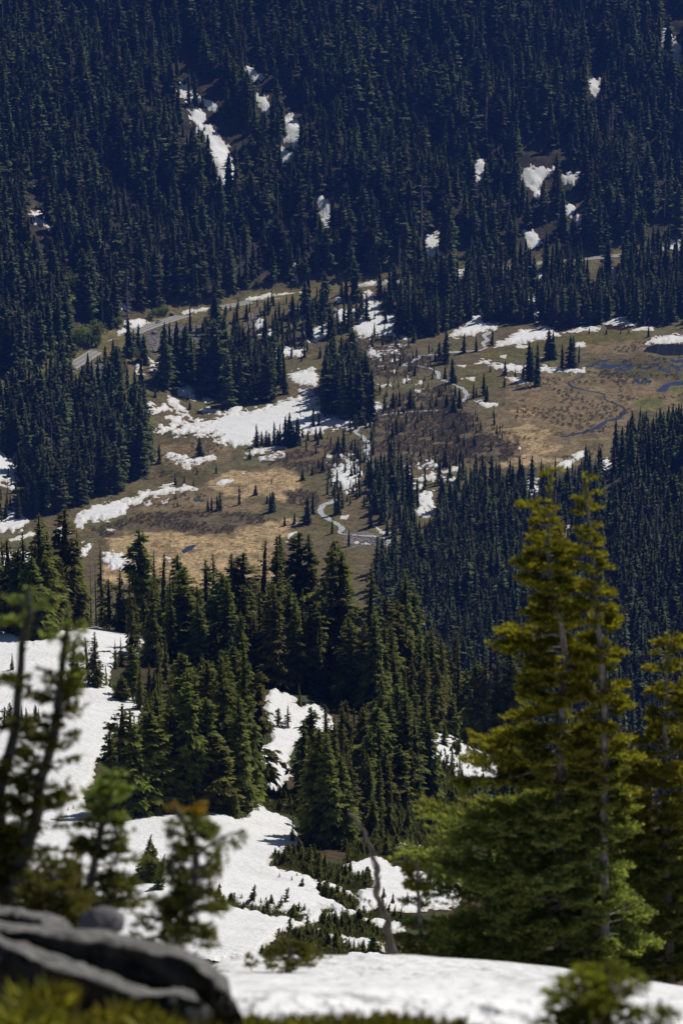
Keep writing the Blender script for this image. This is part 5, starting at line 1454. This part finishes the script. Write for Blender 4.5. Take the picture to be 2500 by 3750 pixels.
for c, lst in [('R1', [(150, 600, 420), (220, 605, 420), (300, 590, 390), (190, 560, 440), (250, 560, 430), (340, 600, 480), (140, 130, 10), (175, 300, 200), (800, 370, 290), (870, 345, 250), (910, 335, 265), (680, 685, 615), (515, 430, 340), (240, 380, 310)]),
               ('C', [(990, 100, 55), (1185, 140, 105), (880, 195, 160), (70, 130, 60), (335, 150, 60)])]:
    W = unproject(cv(c, [(q[0], q[1]) for q in lst]), VAL)
    for k, (q, w) in enumerate(zip(lst, W)):
        H = height_px((q[1] - q[2]) * CR[c][2], w) * .9
        o = empty('leafy_bush', tuple(w), k, (H * .75, H * .75, H))
        add_obj('stems', BUSH[k % 3][1], o); add_obj('leaves', BUSH[k % 3][0], o)
        tag(o, None, 'bush', 'light green bushes by the road')
        say(o, *cv(c, [(q[0], q[1])])[0], 'light green bush', LAND)

def stone(seed, sub=2):
    import bmesh
    bm = bmesh.new(); bmesh.ops.create_icosphere(bm, subdivisions=sub, radius=1)
    rng = np.random.default_rng(seed)
    pl = rng.normal(size=(9, 3)); pl /= np.linalg.norm(pl, axis=1)[:, None]
    for v in bm.verts:
        p = np.array(v.co)
        for q in pl:
            e = p @ q - .72
            if e > 0: p = p - q * e
        v.co = p * (1, .8, .65)
    me = bpy.data.meshes.new('stone'); bm.to_mesh(me); bm.free()
    me.materials.append(M['talus'])
    return me
ST = [stone(k) for k in range(4)]
stone_c = proto_collection('talus_stone', ST)
pts = []
for n, (nm, c, P) in enumerate(COVER):
    if nm == 'talus':
        pts.append(spread_in(c, P, 1.7, 1600 + n, VAL, lambda x, y, u, v: road_d(x, y) < -6))
TB = np.concatenate(pts); s_ = rs.uniform(.25, .9, len(TB)) ** 1.5 + .15
scatter('talus', stone_c, TB, rs.uniform(0, 6.28, len(TB)), np.c_[s_, s_, s_], rs.integers(0, 4, len(TB)), 'grey broken talus stones below the road', 'talus')
for k, (c, xx, yy, r, lab) in enumerate([('R1', 820, 500, 2.4, 'large pale boulder on the talus below the road'), ('R1', 965, 345, 2.2, 'pale boulder at the upper road edge by green bushes'), ('R1', 600, 320, 1.6, 'boulder above the roadside snow bank')]):
    w = unproject(cv(c, [(xx, yy)]), VAL)[0]
    o = add_obj('boulder', ST[k], None, (w[0], w[1], w[2] + r * .35)); o.scale = (r, r, r)
    tag(o, lab, 'boulder')
for k, (c, a, b, lab) in enumerate([('N1', (285, 700), (332, 772), 'pale log leaning on the brown bank'), ('N1', (230, 765), (345, 792), 'dark log along the top of the brown strip'), ('N1', (385, 785), (505, 812), 'long grey log on the brown strip right of the pale one'),
                                    ('N1', (60, 778), (230, 828), 'dark log behind the young bright fir on the snow'), ('N1', (1378, 690), (1432, 702), 'short grey log at the right edge of the right grove'), ('N2', (730, 815), (805, 845), 'dark log lying across a small snow patch'),
                                    ('N2', (883, 893), (918, 922), 'short pale log on the brown heath slope'), ('N1', (655, 140), (662, 185), 'upright pale stub beside the snow tongue')]):
    w = unproject(cv(c, [a, b]), BEN)
    p = np.linspace(0, 1, 7)[:, None]
    path = w[0] * (1 - p) + w[1] * p + np.array([0, 0, .22]); path[:, 2] += .04 * np.sin(p[:, 0] * 9)
    v, f = tube(path, .2 - .1 * p[:, 0], 7)
    tag(add_obj('fallen_log', mesh_np('fallen_log', v, f, [M['deadwood' if k in (0, 2, 4, 6, 7) else 'bark']], smooth=True)), lab, 'log', 'fallen logs on the near slope')

# ------------------------------------------------------------------ the pickup on the road
def flat_mat(name, col, rough, metal=0.0, spec=.5):
    k = NT(name); f = k.noise(3, 2)
    c = k.mix(.06, col, f, 'MULTIPLY')
    return k.done(k.bsdf(c, rough, spec, metal=metal))
M['paintwork'] = flat_mat('silver_paint', (.62, .64, .67), .3, .3)
M['glass'] = flat_mat('car_glass', (.01, .013, .018), .08, 0, .8)
M['tyre'] = flat_mat('tyre_rubber', (.02, .02, .02), .9, 0, .2)
M['rim'] = flat_mat('wheel_rim', (.5, .5, .52), .35, .8)
M['lamp'] = flat_mat('lamp_glass', (.75, .75, .7), .2, 0, .6)
M['taillamp'] = flat_mat('tail_lamp', (.35, .01, .01), .3, 0, .6)
def loft(sections):
    """closed prism through equal-length rings"""
    n = len(sections[0]); V = np.concatenate([np.array(s, float) for s in sections])
    F = []
    for a in range(len(sections) - 1):
        for k in range(n):
            F.append((a * n + k, a * n + (k + 1) % n, (a + 1) * n + (k + 1) % n, (a + 1) * n + k))
    F.append(tuple(range(n))[::-1]); F.append(tuple(range((len(sections) - 1) * n, len(sections) * n)))
    return V, F
def pickup():
    w = unproject([(582, 1183)], VAL)[0]
    i = np.argmin((rp[:, 0] - w[0]) ** 2 + (rp[:, 1] - w[1]) ** 2)
    d = rp[i + 1] - rp[i - 1]; rz = math.atan2(d[1], d[0])
    nrm = np.array([-d[1], d[0]]) / math.hypot(d[0], d[1])
    o = empty('pickup_truck', (rp[i, 0] + nrm[0] * 1.8, rp[i, 1] + nrm[1] * 1.8, ROAD_Z + .13), rz, (1.05,) * 3)
    tag(o, 'silver pickup truck driving on the mountain road', 'truck')
    def side(prof, wd, inset=.06):
        return loft([[(x, -wd, z) for x, z in prof], [(x, wd, z) for x, z in prof]])
    body = [(-2.7, .45), (-2.75, 1.0), (-.75, 1.02), (1.0, 1.05), (2.5, .98), (2.75, .8), (2.75, .42), (2.2, .38), (1.9, .72), (1.3, .72), (1.0, .38), (-1.2, .38), (-1.5, .72), (-2.1, .72), (-2.35, .4)]
    V, F = side(body, .95)
    b = add_obj('body', mesh_np('truck_body', V, F, [M['paintwork']]), o)
    bd = b.modifiers.new('bevel', 'BEVEL'); bd.width = .06; bd.segments = 2
    lo = [(-.8, 1.03), (1.1, 1.06)]
    ring0 = [(-.8, -.9, 1.03), (1.15, -.9, 1.06), (1.15, .9, 1.06), (-.8, .9, 1.03)]
    ring1 = [(-.6, -.72, 1.72), (.35, -.72, 1.72), (.35, .72, 1.72), (-.6, .72, 1.72)]
    V, F = loft([ring0, ring1])
    cab = add_obj('cab', mesh_np('truck_cab', V, F, [M['paintwork']]), o)
    bd = cab.modifiers.new('bevel', 'BEVEL'); bd.width = .05; bd.segments = 2
    def pane(a, b, c, d_, outn):
        q = np.array([a, b, c, d_], float); cen = q.mean(0)
        q = cen + (q - cen) * .8 + np.array(outn) * .012
        V = np.concatenate([q, q + np.array(outn) * .01])
        F = [(0, 1, 2, 3)[::-1], (4, 5, 6, 7)] + [(k, (k + 1) % 4, 4 + (k + 1) % 4, 4 + k) for k in range(4)]
        add_obj('window', mesh_np('window', V, F, [M['glass']]), cab)
    pane(ring0[1], ring0[2], ring1[2], ring1[1], (.65, 0, .75)); pane(ring0[0], ring0[1], ring1[1], ring1[0], (0, -.96, .27)); pane(ring0[3], ring0[2], ring1[2], ring1[3], (0, .96, .27)); pane(ring0[0], ring0[3], ring1[3], ring1[0], (-.96, 0, .27))
    V, F = loft([[(-2.6, -.8, 1.03), (-.9, -.8, 1.03), (-.9, .8, 1.03), (-2.6, .8, 1.03)], [(-2.6, -.8, 1.045), (-.9, -.8, 1.045), (-.9, .8, 1.045), (-2.6, .8, 1.045)]])
    add_obj('bed_cover', mesh_np('bed_cover', V, F, [M['tyre']]), o)
    a = np.linspace(0, 2 * np.pi, 18, endpoint=False)
    for x in (-1.8, 1.6):
        for s in (-1, 1):
            c0 = [(x + .37 * math.cos(t), s * .72, .37 + .37 * math.sin(t)) for t in a]; c1 = [(p[0], s * .97, p[2]) for p in c0]
            wl = add_obj('wheel', mesh_np('tyre', *loft([c0, c1]), [M['tyre']]), o)
            c0 = [(x + .2 * math.cos(t), s * .965, .37 + .2 * math.sin(t)) for t in a]; c1 = [(p[0], s * .985, p[2]) for p in c0]
            add_obj('rim', mesh_np('rim', *loft([c0, c1]), [M['rim']]), wl)
    for s in (-1, 1):
        for nm, x, m in (('headlight', 2.74, 'lamp'), ('tail_light', -2.77, 'taillamp')):
            V, F = loft([[(x, s * .62, .7), (x, s * .88, .7), (x, s * .88, .88), (x, s * .62, .88)], [(x + .03, s * .62, .7), (x + .03, s * .88, .7), (x + .03, s * .88, .88), (x + .03, s * .62, .88)]])
            add_obj(nm, mesh_np(nm, V, F, [M[m]]), o)
pickup()

# ------------------------------------------------------------------ foreground: rock, moss, trees
def at_y(c, p, y):
    u, v = cv(c, [p])[0]
    a, b, cc_ = pix_dir(u, v)
    return np.array([a / b * y, y, CAM_Z + cc_ / b * y])

def slab(top, bot, y0, depth, drop, seed, label):
    n = 130
    tp = np.array([at_y('N6', (p[0], p[1] + 58), y0) for p in top]); bt = np.array([at_y('N6', p, y0) for p in bot])
    xs = np.linspace(tp[0, 0], tp[-1, 0], n)
    zt = np.interp(xs, tp[:, 0], tp[:, 2]); zb = np.interp(xs, bt[:, 0], bt[:, 2])
    zt = np.convolve(np.pad(zt, 4, mode='edge'), np.ones(9) / 9, 'valid')
    zb = np.minimum(zb, zt - .02)
    end = ss((xs[-1] - xs) / .10)
    prof = [(.16, 'b', -.45), (.05, 'b', -.06), (.02, 'b', .12), (.0, 'b', .35), (.004, 'b', .6), (.0, 'b', .8), (.004, 'b', .95), (.018, 't', .0), (.07, 't', -.008), (.2, 't', -.05), (.35, 't', -.10), (.5, 't', -.155), (.7, 't', -.22), (.9, 't', -.31), (1.0, 't', -.6), (1.0, 't', -1.0)]
    rows = []
    for dy, k, q in prof:
        h = (zt - zb)
        z = (zb + h * q if k == 'b' else zt + q * depth * drop)
        if q == -.45: z = zb - .45
        y = y0 + dy * depth * (.25 + .75 * end) + (0.12 * (1 - end))
        rows.append(np.c_[xs, y, z])
    V = np.array(rows)                      # profile x n x 3
    k = V.shape[0]
    nz = fbm(V[..., 0] / .11 + V[..., 2] / .09, V[..., 1] / .11 + V[..., 2] / .07, seed, 5)
    nb = fbm(V[..., 0] / .4, V[..., 1] / .4 + V[..., 2] / .2, seed + 3, 3)
    cr = np.abs(fbm(V[..., 0] / .22 + V[..., 2] / .05, V[..., 1] / .3, seed + 9, 4))
    V[..., 2] += nz * .022 + nb * .03 - .03 * np.clip(.12 - cr, 0, 1) / .12; V[..., 1] += nz * .02 + .05 * np.clip(.15 - cr, 0, 1) / .15
    V[..., 1] += .05 * np.floor(4 * vnoise(V[..., 0] / .09 + V[..., 2] / .3, V[..., 2] / .05, seed + 21)) / 4 * (np.arange(k) < 7)[:, None]
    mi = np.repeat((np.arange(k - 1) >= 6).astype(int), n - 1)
    i = np.arange(k * n).reshape(k, n)
    F = np.stack([i[:-1, :-1], i[:-1, 1:], i[1:, 1:], i[1:, :-1]], -1).reshape(-1, 4)
    o = add_obj('rock_slab', mesh_np('rock_slab', V.reshape(-1, 3), F, [M['rock'], M['rock_lit_top']], mi))
    tag(o, label, 'rock', 'rock slabs at the lower left')
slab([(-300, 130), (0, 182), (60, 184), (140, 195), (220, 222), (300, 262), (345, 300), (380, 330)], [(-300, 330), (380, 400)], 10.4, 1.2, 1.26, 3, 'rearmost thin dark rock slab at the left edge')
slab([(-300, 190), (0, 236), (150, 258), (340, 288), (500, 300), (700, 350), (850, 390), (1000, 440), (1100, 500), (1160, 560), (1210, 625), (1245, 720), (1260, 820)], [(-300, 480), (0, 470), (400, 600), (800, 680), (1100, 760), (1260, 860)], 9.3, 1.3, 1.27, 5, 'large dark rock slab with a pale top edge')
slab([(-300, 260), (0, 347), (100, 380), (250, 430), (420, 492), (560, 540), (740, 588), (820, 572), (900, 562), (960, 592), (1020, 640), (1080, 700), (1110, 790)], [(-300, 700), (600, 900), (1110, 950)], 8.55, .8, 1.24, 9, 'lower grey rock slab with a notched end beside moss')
w = at_y('N6', (530, 250), 10.6)
o = add_obj('rock', ST[2], None, tuple(w)); o.scale = (.10, .10, .12); tag(o, 'small round rock behind the dark slab among saplings', 'rock')

# moss
rs = np.random.default_rng(31)
mx = rs.uniform(-1.25, .55, 6500); my = rs.uniform(6.6, 9.4, 6500)
mz = ground(mx, my)
k = (fbm(mx / .22, my / .22, 81) > .08) & (my < 8.5 + .35 * (mx + .6))
MP = np.c_[mx, my, mz][k]
bx_ = rs.uniform(-.5, 1.35, 500); by_ = rs.uniform(9.3, 9.8, 500) + .0
n0 = len(MP)
bx_ = rs.uniform(-.45, .42, 420); by_ = rs.uniform(9.5, 10.0, 420)
MP = np.concatenate([MP, np.c_[bx_, by_, ground(bx_, by_)]])
ms = np.r_[rs.uniform(.6, 1.5, n0), rs.uniform(.9, 1.75, 420)]
scatter('moss', moss_c, MP, rs.uniform(0, 6.28, len(MP)), np.c_[ms, ms, ms], rs.integers(0, 4, len(MP)), 'yellow-green mossy heather in the lower left corner', 'moss')

def needle_blades(p0, p1, per_m, ln, wd, rng, tint0, tint1):
    L = np.linalg.norm(p1 - p0, axis=1)
    cnt = np.maximum(5, (L * per_m).astype(int))
    idx = np.repeat(np.arange(len(p0)), cnt); n = len(idx)
    s = rng.uniform(.05, 1, n)
    ax = (p1 - p0)[idx] / (L[idx][:, None] + 1e-9)
    r = rng.normal(size=(n, 3)); r[:, 2] = np.abs(r[:, 2]) * .9 - .25
    r -= ax * (r * ax).sum(1)[:, None]; r /= np.linalg.norm(r, axis=1)[:, None] + 1e-9
    d = ax * .75 + r * .75
    base = p0[idx] + (p1 - p0)[idx] * s[:, None]
    v, f = kites(base, d, ln * rng.uniform(.7, 1.2, n), np.full(n, wd), rng, 1.2, .0)
    t = np.clip(tint0[idx] + (tint1[idx] - tint0[idx]) * s + rng.normal(0, .12, n), 0, 1)
    return v, f, np.repeat(t, 4)

def fg_tree(name, label, stems, y, env, nbr, seed, trunk_r, y_lean=0.0, crop='T', group=None, depth=.8, blade=(.05, .019), per_m=110, twigs=11, low_from=None, extra=(), tips=False, bare_share=0.0, elev=(.05, .35), min_len=.05, front=.75, bark='bark_grey', leaf=('fg_leaf', 'fg_leaf_low', 'fg_tip')):
    rng = np.random.default_rng(seed)
    base = None
    wood, p0s, p1s, t0s, t1s = [], [], [], [], []
    trunks = []
    for si, st in enumerate(stems):
        yy = y - .1 * si
        P = np.array([at_y(crop, p, yy) for p in st])
        path = resample(P, .04)
        # go down to the ground
        g = float(ground(path[-1, 0], path[-1, 1]))
        if path[-1, 2] > g - .1:
            path = np.concatenate([path, [[path[-1, 0], path[-1, 1], g - .12]]])
        n = len(path)
        hh = np.linspace(0, 1, n)
        path[:, 1] += .05 * np.sin(hh * 5 + si) * .5
        trunks.append(tube(path, .010 + trunk_r * hh ** .8, 8))
        if base is None: base = path[-1].copy()
        U, V, f = project(path[:, 0], path[:, 1], path[:, 2])
        e = np.array([[cv(crop, [(0, q[0])])[0][1], q[1] * CR[crop][2], q[2] * CR[crop][2]] for q in env[si]])
        m = nbr[si]
        vv = e[0, 0] + (e[-1, 0] - e[0, 0]) * rng.uniform(0, 1, m) ** .72
        vv = vv[(vnoise(vv / 38.0, vv * 0 + si, seed) > .3) | (rng.uniform(size=m) < .25)]
        order = np.argsort(V)
        for v_ in vv:
            k = int(np.argmin(np.abs(V - v_)))
            mpp = f[k] / FS
            lf = np.interp(v_, e[:, 0], e[:, 1]) * mpp; rt = np.interp(v_, e[:, 0], e[:, 2]) * mpp
            az = rng.uniform(0, 6.28)
            c = math.cos(az); L = (rt if c > 0 else lf) * abs(c) + depth * .5 * (lf + rt) * (1 - abs(c))
            L = max(L * rng.uniform(.32, 1.08) * (front if math.sin(az) < -.25 else 1), min_len)
            q = (v_ - e[0, 0]) / (e[-1, 0] - e[0, 0])
            el = elev[1] * (1 - q) + elev[0] * q + rng.normal(0, .12)
            s = np.linspace(0, 1, 7)
            br = path[k] + np.c_[c * s * L, math.sin(az) * s * L, L * (math.tan(el) * s - .35 * s * s + .28 * s ** 3)] + np.c_[rng.normal(0, .01 * L, (7, 2)).cumsum(0), np.zeros(7)]
            wood.append(tube(br, (.006 + .012 * L) * (1.05 - s), 4))
            if rng.uniform() < bare_share:
                continue
            nt = max(4, int(twigs * min(1, L / .5) + 2))
            for j in range(nt):
                sj = rng.uniform(.28, 1.0) if j > 0 else .86
                pj = np.array([np.interp(sj, s, br[:, a]) for a in range(3)])
                aa = az + (rng.choice([-1, 1]) * rng.uniform(.3, 1.1) if j > 0 else 0)
                l2 = (.36 * L * (1.2 - sj) + .07) * rng.uniform(.7, 1.2)
                dz = rng.uniform(-.12, .32)
                q0 = pj; q1 = pj + np.array([math.cos(aa) * l2, math.sin(aa) * l2, dz * l2])
                p0s.append(q0); p1s.append(q1)
                b0 = .2 + .5 * sj * rng.uniform(.3, 1.0); t0s.append(b0); t1s.append(min(1, b0 + .45))
                for _ in range(2):
                    sk = rng.uniform(.3, .9); a3 = aa + rng.choice([-1, 1]) * rng.uniform(.4, .9); l3 = l2 * rng.uniform(.35, .6)
                    r0 = q0 + (q1 - q0) * sk; r1 = r0 + np.array([math.cos(a3) * l3, math.sin(a3) * l3, rng.uniform(-.1, .4) * l3])
                    p0s.append(r0); p1s.append(r1); t0s.append(b0); t1s.append(min(1, b0 + .5))
        # leader tuft
        for j in range(4):
            p0s.append(path[min(3 + 2 * j, n - 1)]); p1s.append(path[max(2 * j - 2, 0)] + rng.normal(0, .012, 3)); t0s.append(.5); t1s.append(.9)
    for st, r0, leafy in extra:
        P = resample(np.array([at_y(crop, p[:2], y + (p[2] if len(p) > 2 else 0)) for p in st]), .03)
        hh = np.linspace(1, .25, len(P)); wood.append(tube(P, r0 * hh, 6))
        if leafy:
            for k in range(4, len(P), 2):
                for sgn in (-1, 1):
                    dirv = (P[min(k + 1, len(P) - 1)] - P[k - 1]); dirv /= np.linalg.norm(dirv) + 1e-9
                    q1 = P[k] + dirv * .05 + np.array([rng.normal(0, .03), sgn * .06, -rng.uniform(.02, .1)])
                    p0s.append(P[k]); p1s.append(q1); t0s.append(.3); t1s.append(.7)
    p0, p1, t0, t1 = (np.array(q) for q in (p0s, p1s, t0s, t1s))
    v, f, t = needle_blades(p0, p1, per_m, blade[0], blade[1], rng, t0, t1)
    U, V, _ = project(*v[::4].T)
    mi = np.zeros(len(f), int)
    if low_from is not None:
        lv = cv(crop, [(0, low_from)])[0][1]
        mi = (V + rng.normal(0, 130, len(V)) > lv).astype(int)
    if tips:
        mi[V < V.min() + 42] = 2
    o = empty(name, tuple(base))
    inv = -base
    for k, tr in enumerate(trunks):
        add_obj('trunk', mesh_np('fg_trunk', tr[0] + inv, tr[1], [M[bark]], smooth=True), o)
    add_obj('branches', mesh_np('fg_branches', join(wood)[0] + inv, join(wood)[1], [M[bark]], smooth=True), o)['kind'] = 'stuff'
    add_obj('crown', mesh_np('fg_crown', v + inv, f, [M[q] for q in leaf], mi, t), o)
    tag(o, label, 'tree', group)
    return len(f)
nq = 0
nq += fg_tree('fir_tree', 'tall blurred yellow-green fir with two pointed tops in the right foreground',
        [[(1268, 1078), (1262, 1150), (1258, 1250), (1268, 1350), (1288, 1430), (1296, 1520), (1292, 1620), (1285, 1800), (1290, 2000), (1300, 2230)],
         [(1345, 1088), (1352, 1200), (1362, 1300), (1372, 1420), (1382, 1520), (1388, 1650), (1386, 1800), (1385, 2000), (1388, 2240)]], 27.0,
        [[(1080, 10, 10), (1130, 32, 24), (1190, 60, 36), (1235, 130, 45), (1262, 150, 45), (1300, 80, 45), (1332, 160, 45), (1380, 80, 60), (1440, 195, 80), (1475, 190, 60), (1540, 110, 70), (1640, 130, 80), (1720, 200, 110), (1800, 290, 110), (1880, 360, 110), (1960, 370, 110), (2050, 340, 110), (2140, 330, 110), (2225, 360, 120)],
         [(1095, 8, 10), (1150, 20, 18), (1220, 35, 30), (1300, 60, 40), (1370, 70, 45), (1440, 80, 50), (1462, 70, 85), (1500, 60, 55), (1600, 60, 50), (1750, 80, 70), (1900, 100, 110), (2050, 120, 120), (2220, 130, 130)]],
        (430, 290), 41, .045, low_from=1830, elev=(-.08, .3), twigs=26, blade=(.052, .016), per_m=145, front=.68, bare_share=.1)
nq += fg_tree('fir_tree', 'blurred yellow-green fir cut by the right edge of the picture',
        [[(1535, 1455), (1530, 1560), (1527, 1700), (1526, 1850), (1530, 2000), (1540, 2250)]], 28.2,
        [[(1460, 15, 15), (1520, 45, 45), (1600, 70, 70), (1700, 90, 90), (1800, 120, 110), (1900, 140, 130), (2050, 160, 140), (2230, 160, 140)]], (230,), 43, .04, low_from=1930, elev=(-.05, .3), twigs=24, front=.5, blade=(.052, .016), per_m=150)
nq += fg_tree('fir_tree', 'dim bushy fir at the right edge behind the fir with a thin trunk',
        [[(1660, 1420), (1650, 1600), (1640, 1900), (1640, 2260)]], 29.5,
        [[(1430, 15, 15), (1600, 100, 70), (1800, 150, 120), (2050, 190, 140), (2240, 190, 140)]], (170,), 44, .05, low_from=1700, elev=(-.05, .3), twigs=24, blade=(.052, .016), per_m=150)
nq += fg_tree('fir_sapling', 'small blurred fir at the left foot of the twin-topped foreground fir',
        [[(958, 1975), (960, 2050), (965, 2130), (975, 2230)]], 26.0,
        [[(1985, 10, 10), (2060, 30, 30), (2140, 45, 60), (2210, 60, 90)]], (60,), 45, .018, low_from=2050)
nq += fg_tree('fir_sapling', 'blurred fir sapling rising from the bottom edge in front of the snow bank',
        [[(1392, 2228), (1394, 2290), (1398, 2380), (1400, 2440)], [(1345, 2270), (1350, 2350), (1365, 2440)]], 9.3,
        [[(2232, 12, 12), (2270, 55, 45), (2310, 90, 70), (2350, 150, 120), (2400, 190, 170)], [(2275, 10, 10), (2330, 60, 40), (2400, 110, 60)]], (34, 20), 46, .014, blade=(.03, .010), per_m=210, twigs=4, leaf=('fg_leaf', 'sap_leaf', 'fg_tip'), low_from=2290, elev=(.05, .5), min_len=.03)
G_ = 'blurred saplings at the left'
nq += fg_tree('fir_sapling', 'twin-stemmed blurred sapling with grey trunks at the left edge',
        [[(170, 95), (190, 250), (140, 420), (130, 600), (110, 780), (95, 1000), (45, 1200), (0, 1380), (10, 1700), (40, 2080), (40, 2300)],
         [(432, 330), (412, 450), (395, 600), (372, 800), (350, 1000), (300, 1200), (250, 1350), (235, 1550), (150, 1800), (60, 2080), (50, 2300)]], 13.0,
        [[(100, 35, 40), (200, 80, 110), (380, 60, 110), (450, 130, 70), (600, 50, 100), (750, 110, 70), (950, 50, 70), (1150, 90, 90), (1400, 90, 80), (1800, 90, 120), (2080, 120, 160)],
         [(340, 35, 35), (450, 40, 40), (620, 100, 60), (830, 110, 110), (1000, 80, 80), (1100, 140, 190), (1250, 140, 140), (1500, 160, 260), (1750, 120, 320), (2050, 200, 350)]],
        (66, 110), 47, .03, crop='N5', group=G_, blade=(.032, .012), per_m=190, twigs=6, bark='bark_dark', leaf=('fg_leaf_low', 'sap_leaf', 'fg_tip'), low_from=350, elev=(-.25, .35), min_len=.04)
nq += fg_tree('fir_sapling', 'blurred green sapling left of the rusty-tipped one',
        [[(742, 1292), (700, 1420), (660, 1560), (640, 1660), (600, 1860), (560, 2090), (540, 2300)]], 12.6,
        [[(1300, 40, 40), (1420, 100, 90), (1520, 130, 120), (1700, 120, 130), (1900, 220, 230), (2100, 300, 300), (2250, 300, 300)]], (70,), 48, .016, crop='N5', group=G_, blade=(.032, .012), per_m=190, twigs=6, bark='bark_dark', leaf=('fg_leaf_low', 'sap_leaf', 'fg_tip'), low_from=1450, elev=(-.2, .4), min_len=.04)
nq += fg_tree('fir_sapling', 'blurred sapling with a rusty orange tip and one arching branch',
        [[(1112, 1490), (1180, 1620), (1230, 1750), (1250, 1900), (1220, 2080), (1160, 2250), (1120, 2420)]], 12.2,
        [[(1500, 45, 40), (1620, 70, 70), (1750, 110, 80), (1900, 150, 90), (2080, 190, 140), (2280, 260, 200), (2380, 280, 220)]], (70,), 49, .016, crop='N5', group=G_, blade=(.032, .012), per_m=190, twigs=6, bark='bark_dark', leaf=('fg_leaf_low', 'sap_leaf', 'fg_tip'), low_from=1500, elev=(-.2, .4),
        extra=[([(1235, 1830), (1300, 1760), (1400, 1700), (1480, 1660), (1560, 1655)], .012, True), ([(1300, 2030), (1180, 2110), (1060, 2180), (980, 2230)], .02, False)], tips=True, min_len=.04)
nq += fg_tree('fir_sapling', 'low dark blurred sapling between the slab and the left sapling trunks',
        [[(330, 1900), (340, 2000), (330, 2150), (320, 2330)]], 12.0,
        [[(1910, 30, 30), (2020, 120, 130), (2150, 180, 200), (2300, 220, 240)]], (90,), 50, .014, crop='N5', group=G_, blade=(.03, .011), per_m=170, twigs=6, leaf=('sap_leaf', 'sap_leaf', 'fg_tip'), low_from=1500, elev=(-.25, .35), min_len=.04)
nq += fg_tree('fir_sapling', 'low blurred fir bough at the far edge of the snow bank',
        [[(640, 925), (630, 965), (620, 1010)]], 17.5,
        [[(932, 110, 120), (955, 190, 190), (990, 220, 210)]], (40,), 51, .016, crop='N2', blade=(.04, .014), per_m=130, twigs=7, leaf=('sap_leaf', 'sap_leaf', 'fg_tip'), low_from=700, elev=(.0, .15))
print('needle quads', nq)
# bleached leaning stick
P = resample(np.array([at_y('S', p, 24.2) for p in [(1274, 2979), (1349, 3076), (1371, 3168), (1383, 3237), (1389, 3306), (1417, 3386), (1446, 3530), (1452, 3600)]]), .04)
hh = np.linspace(0, 1, len(P))
parts = [tube(P + np.c_[.014 * np.sin(hh * 23) + .01 * np.sin(hh * 61), 0 * hh, 0 * hh], (.012 + .034 * hh) * (1 + .2 * np.sin(hh * 57)), 7)]
for k, sg, l in ((int(.28 * len(P)), -1, .16), (int(.36 * len(P)), -1, .12), (int(.42 * len(P)), 1, .08), (int(.6 * len(P)), 1, .1)):
    s = np.linspace(0, 1, 5); parts.append(tube(P[k] + np.c_[sg * l * .4 * s, .02 * s, l * s ** 1.3], .012 * (1.1 - s), 4))
tag(add_obj('dead_stick', mesh_np('dead_stick', *join(parts), [M['bark']], smooth=True)), 'bleached crooked dead stem leaning on the snow bank edge', 'dead tree')

# ------------------------------------------------------------------ air
HAZE = 0.000046
k = NT('haze_air')
pv = k.n('VolumePrincipled')
pv.inputs['Color'].default_value = (.11, .27, 1.0, 1)
pv.inputs['Density'].default_value = HAZE
pv.inputs['Anisotropy'].default_value = 0.0
k.l(pv.outputs[0], k.out.inputs['Volume'])
zlo = float(GZ.min()) - 2; zhi = float(max(GZ.max() + 40, CAM_Z + 20))
X0, X1, Y0, Y1 = -1400, 1400, -40, 5300
V = [(X0, Y0, zlo), (X1, Y0, zlo), (X1, Y1, zlo), (X0, Y1, zlo), (X0, Y0, zhi), (X1, Y0, zhi), (X1, Y1, zhi), (X0, Y1, zhi)]
F = [(3, 2, 1, 0), (4, 5, 6, 7), (0, 1, 5, 4), (1, 2, 6, 5), (2, 3, 7, 6), (3, 0, 4, 7)]
tag(add_obj('haze', mesh_np('haze', V, F, [k.m])), 'thin blue mountain haze filling the valley air', 'haze', kind='stuff')
settle_labels()
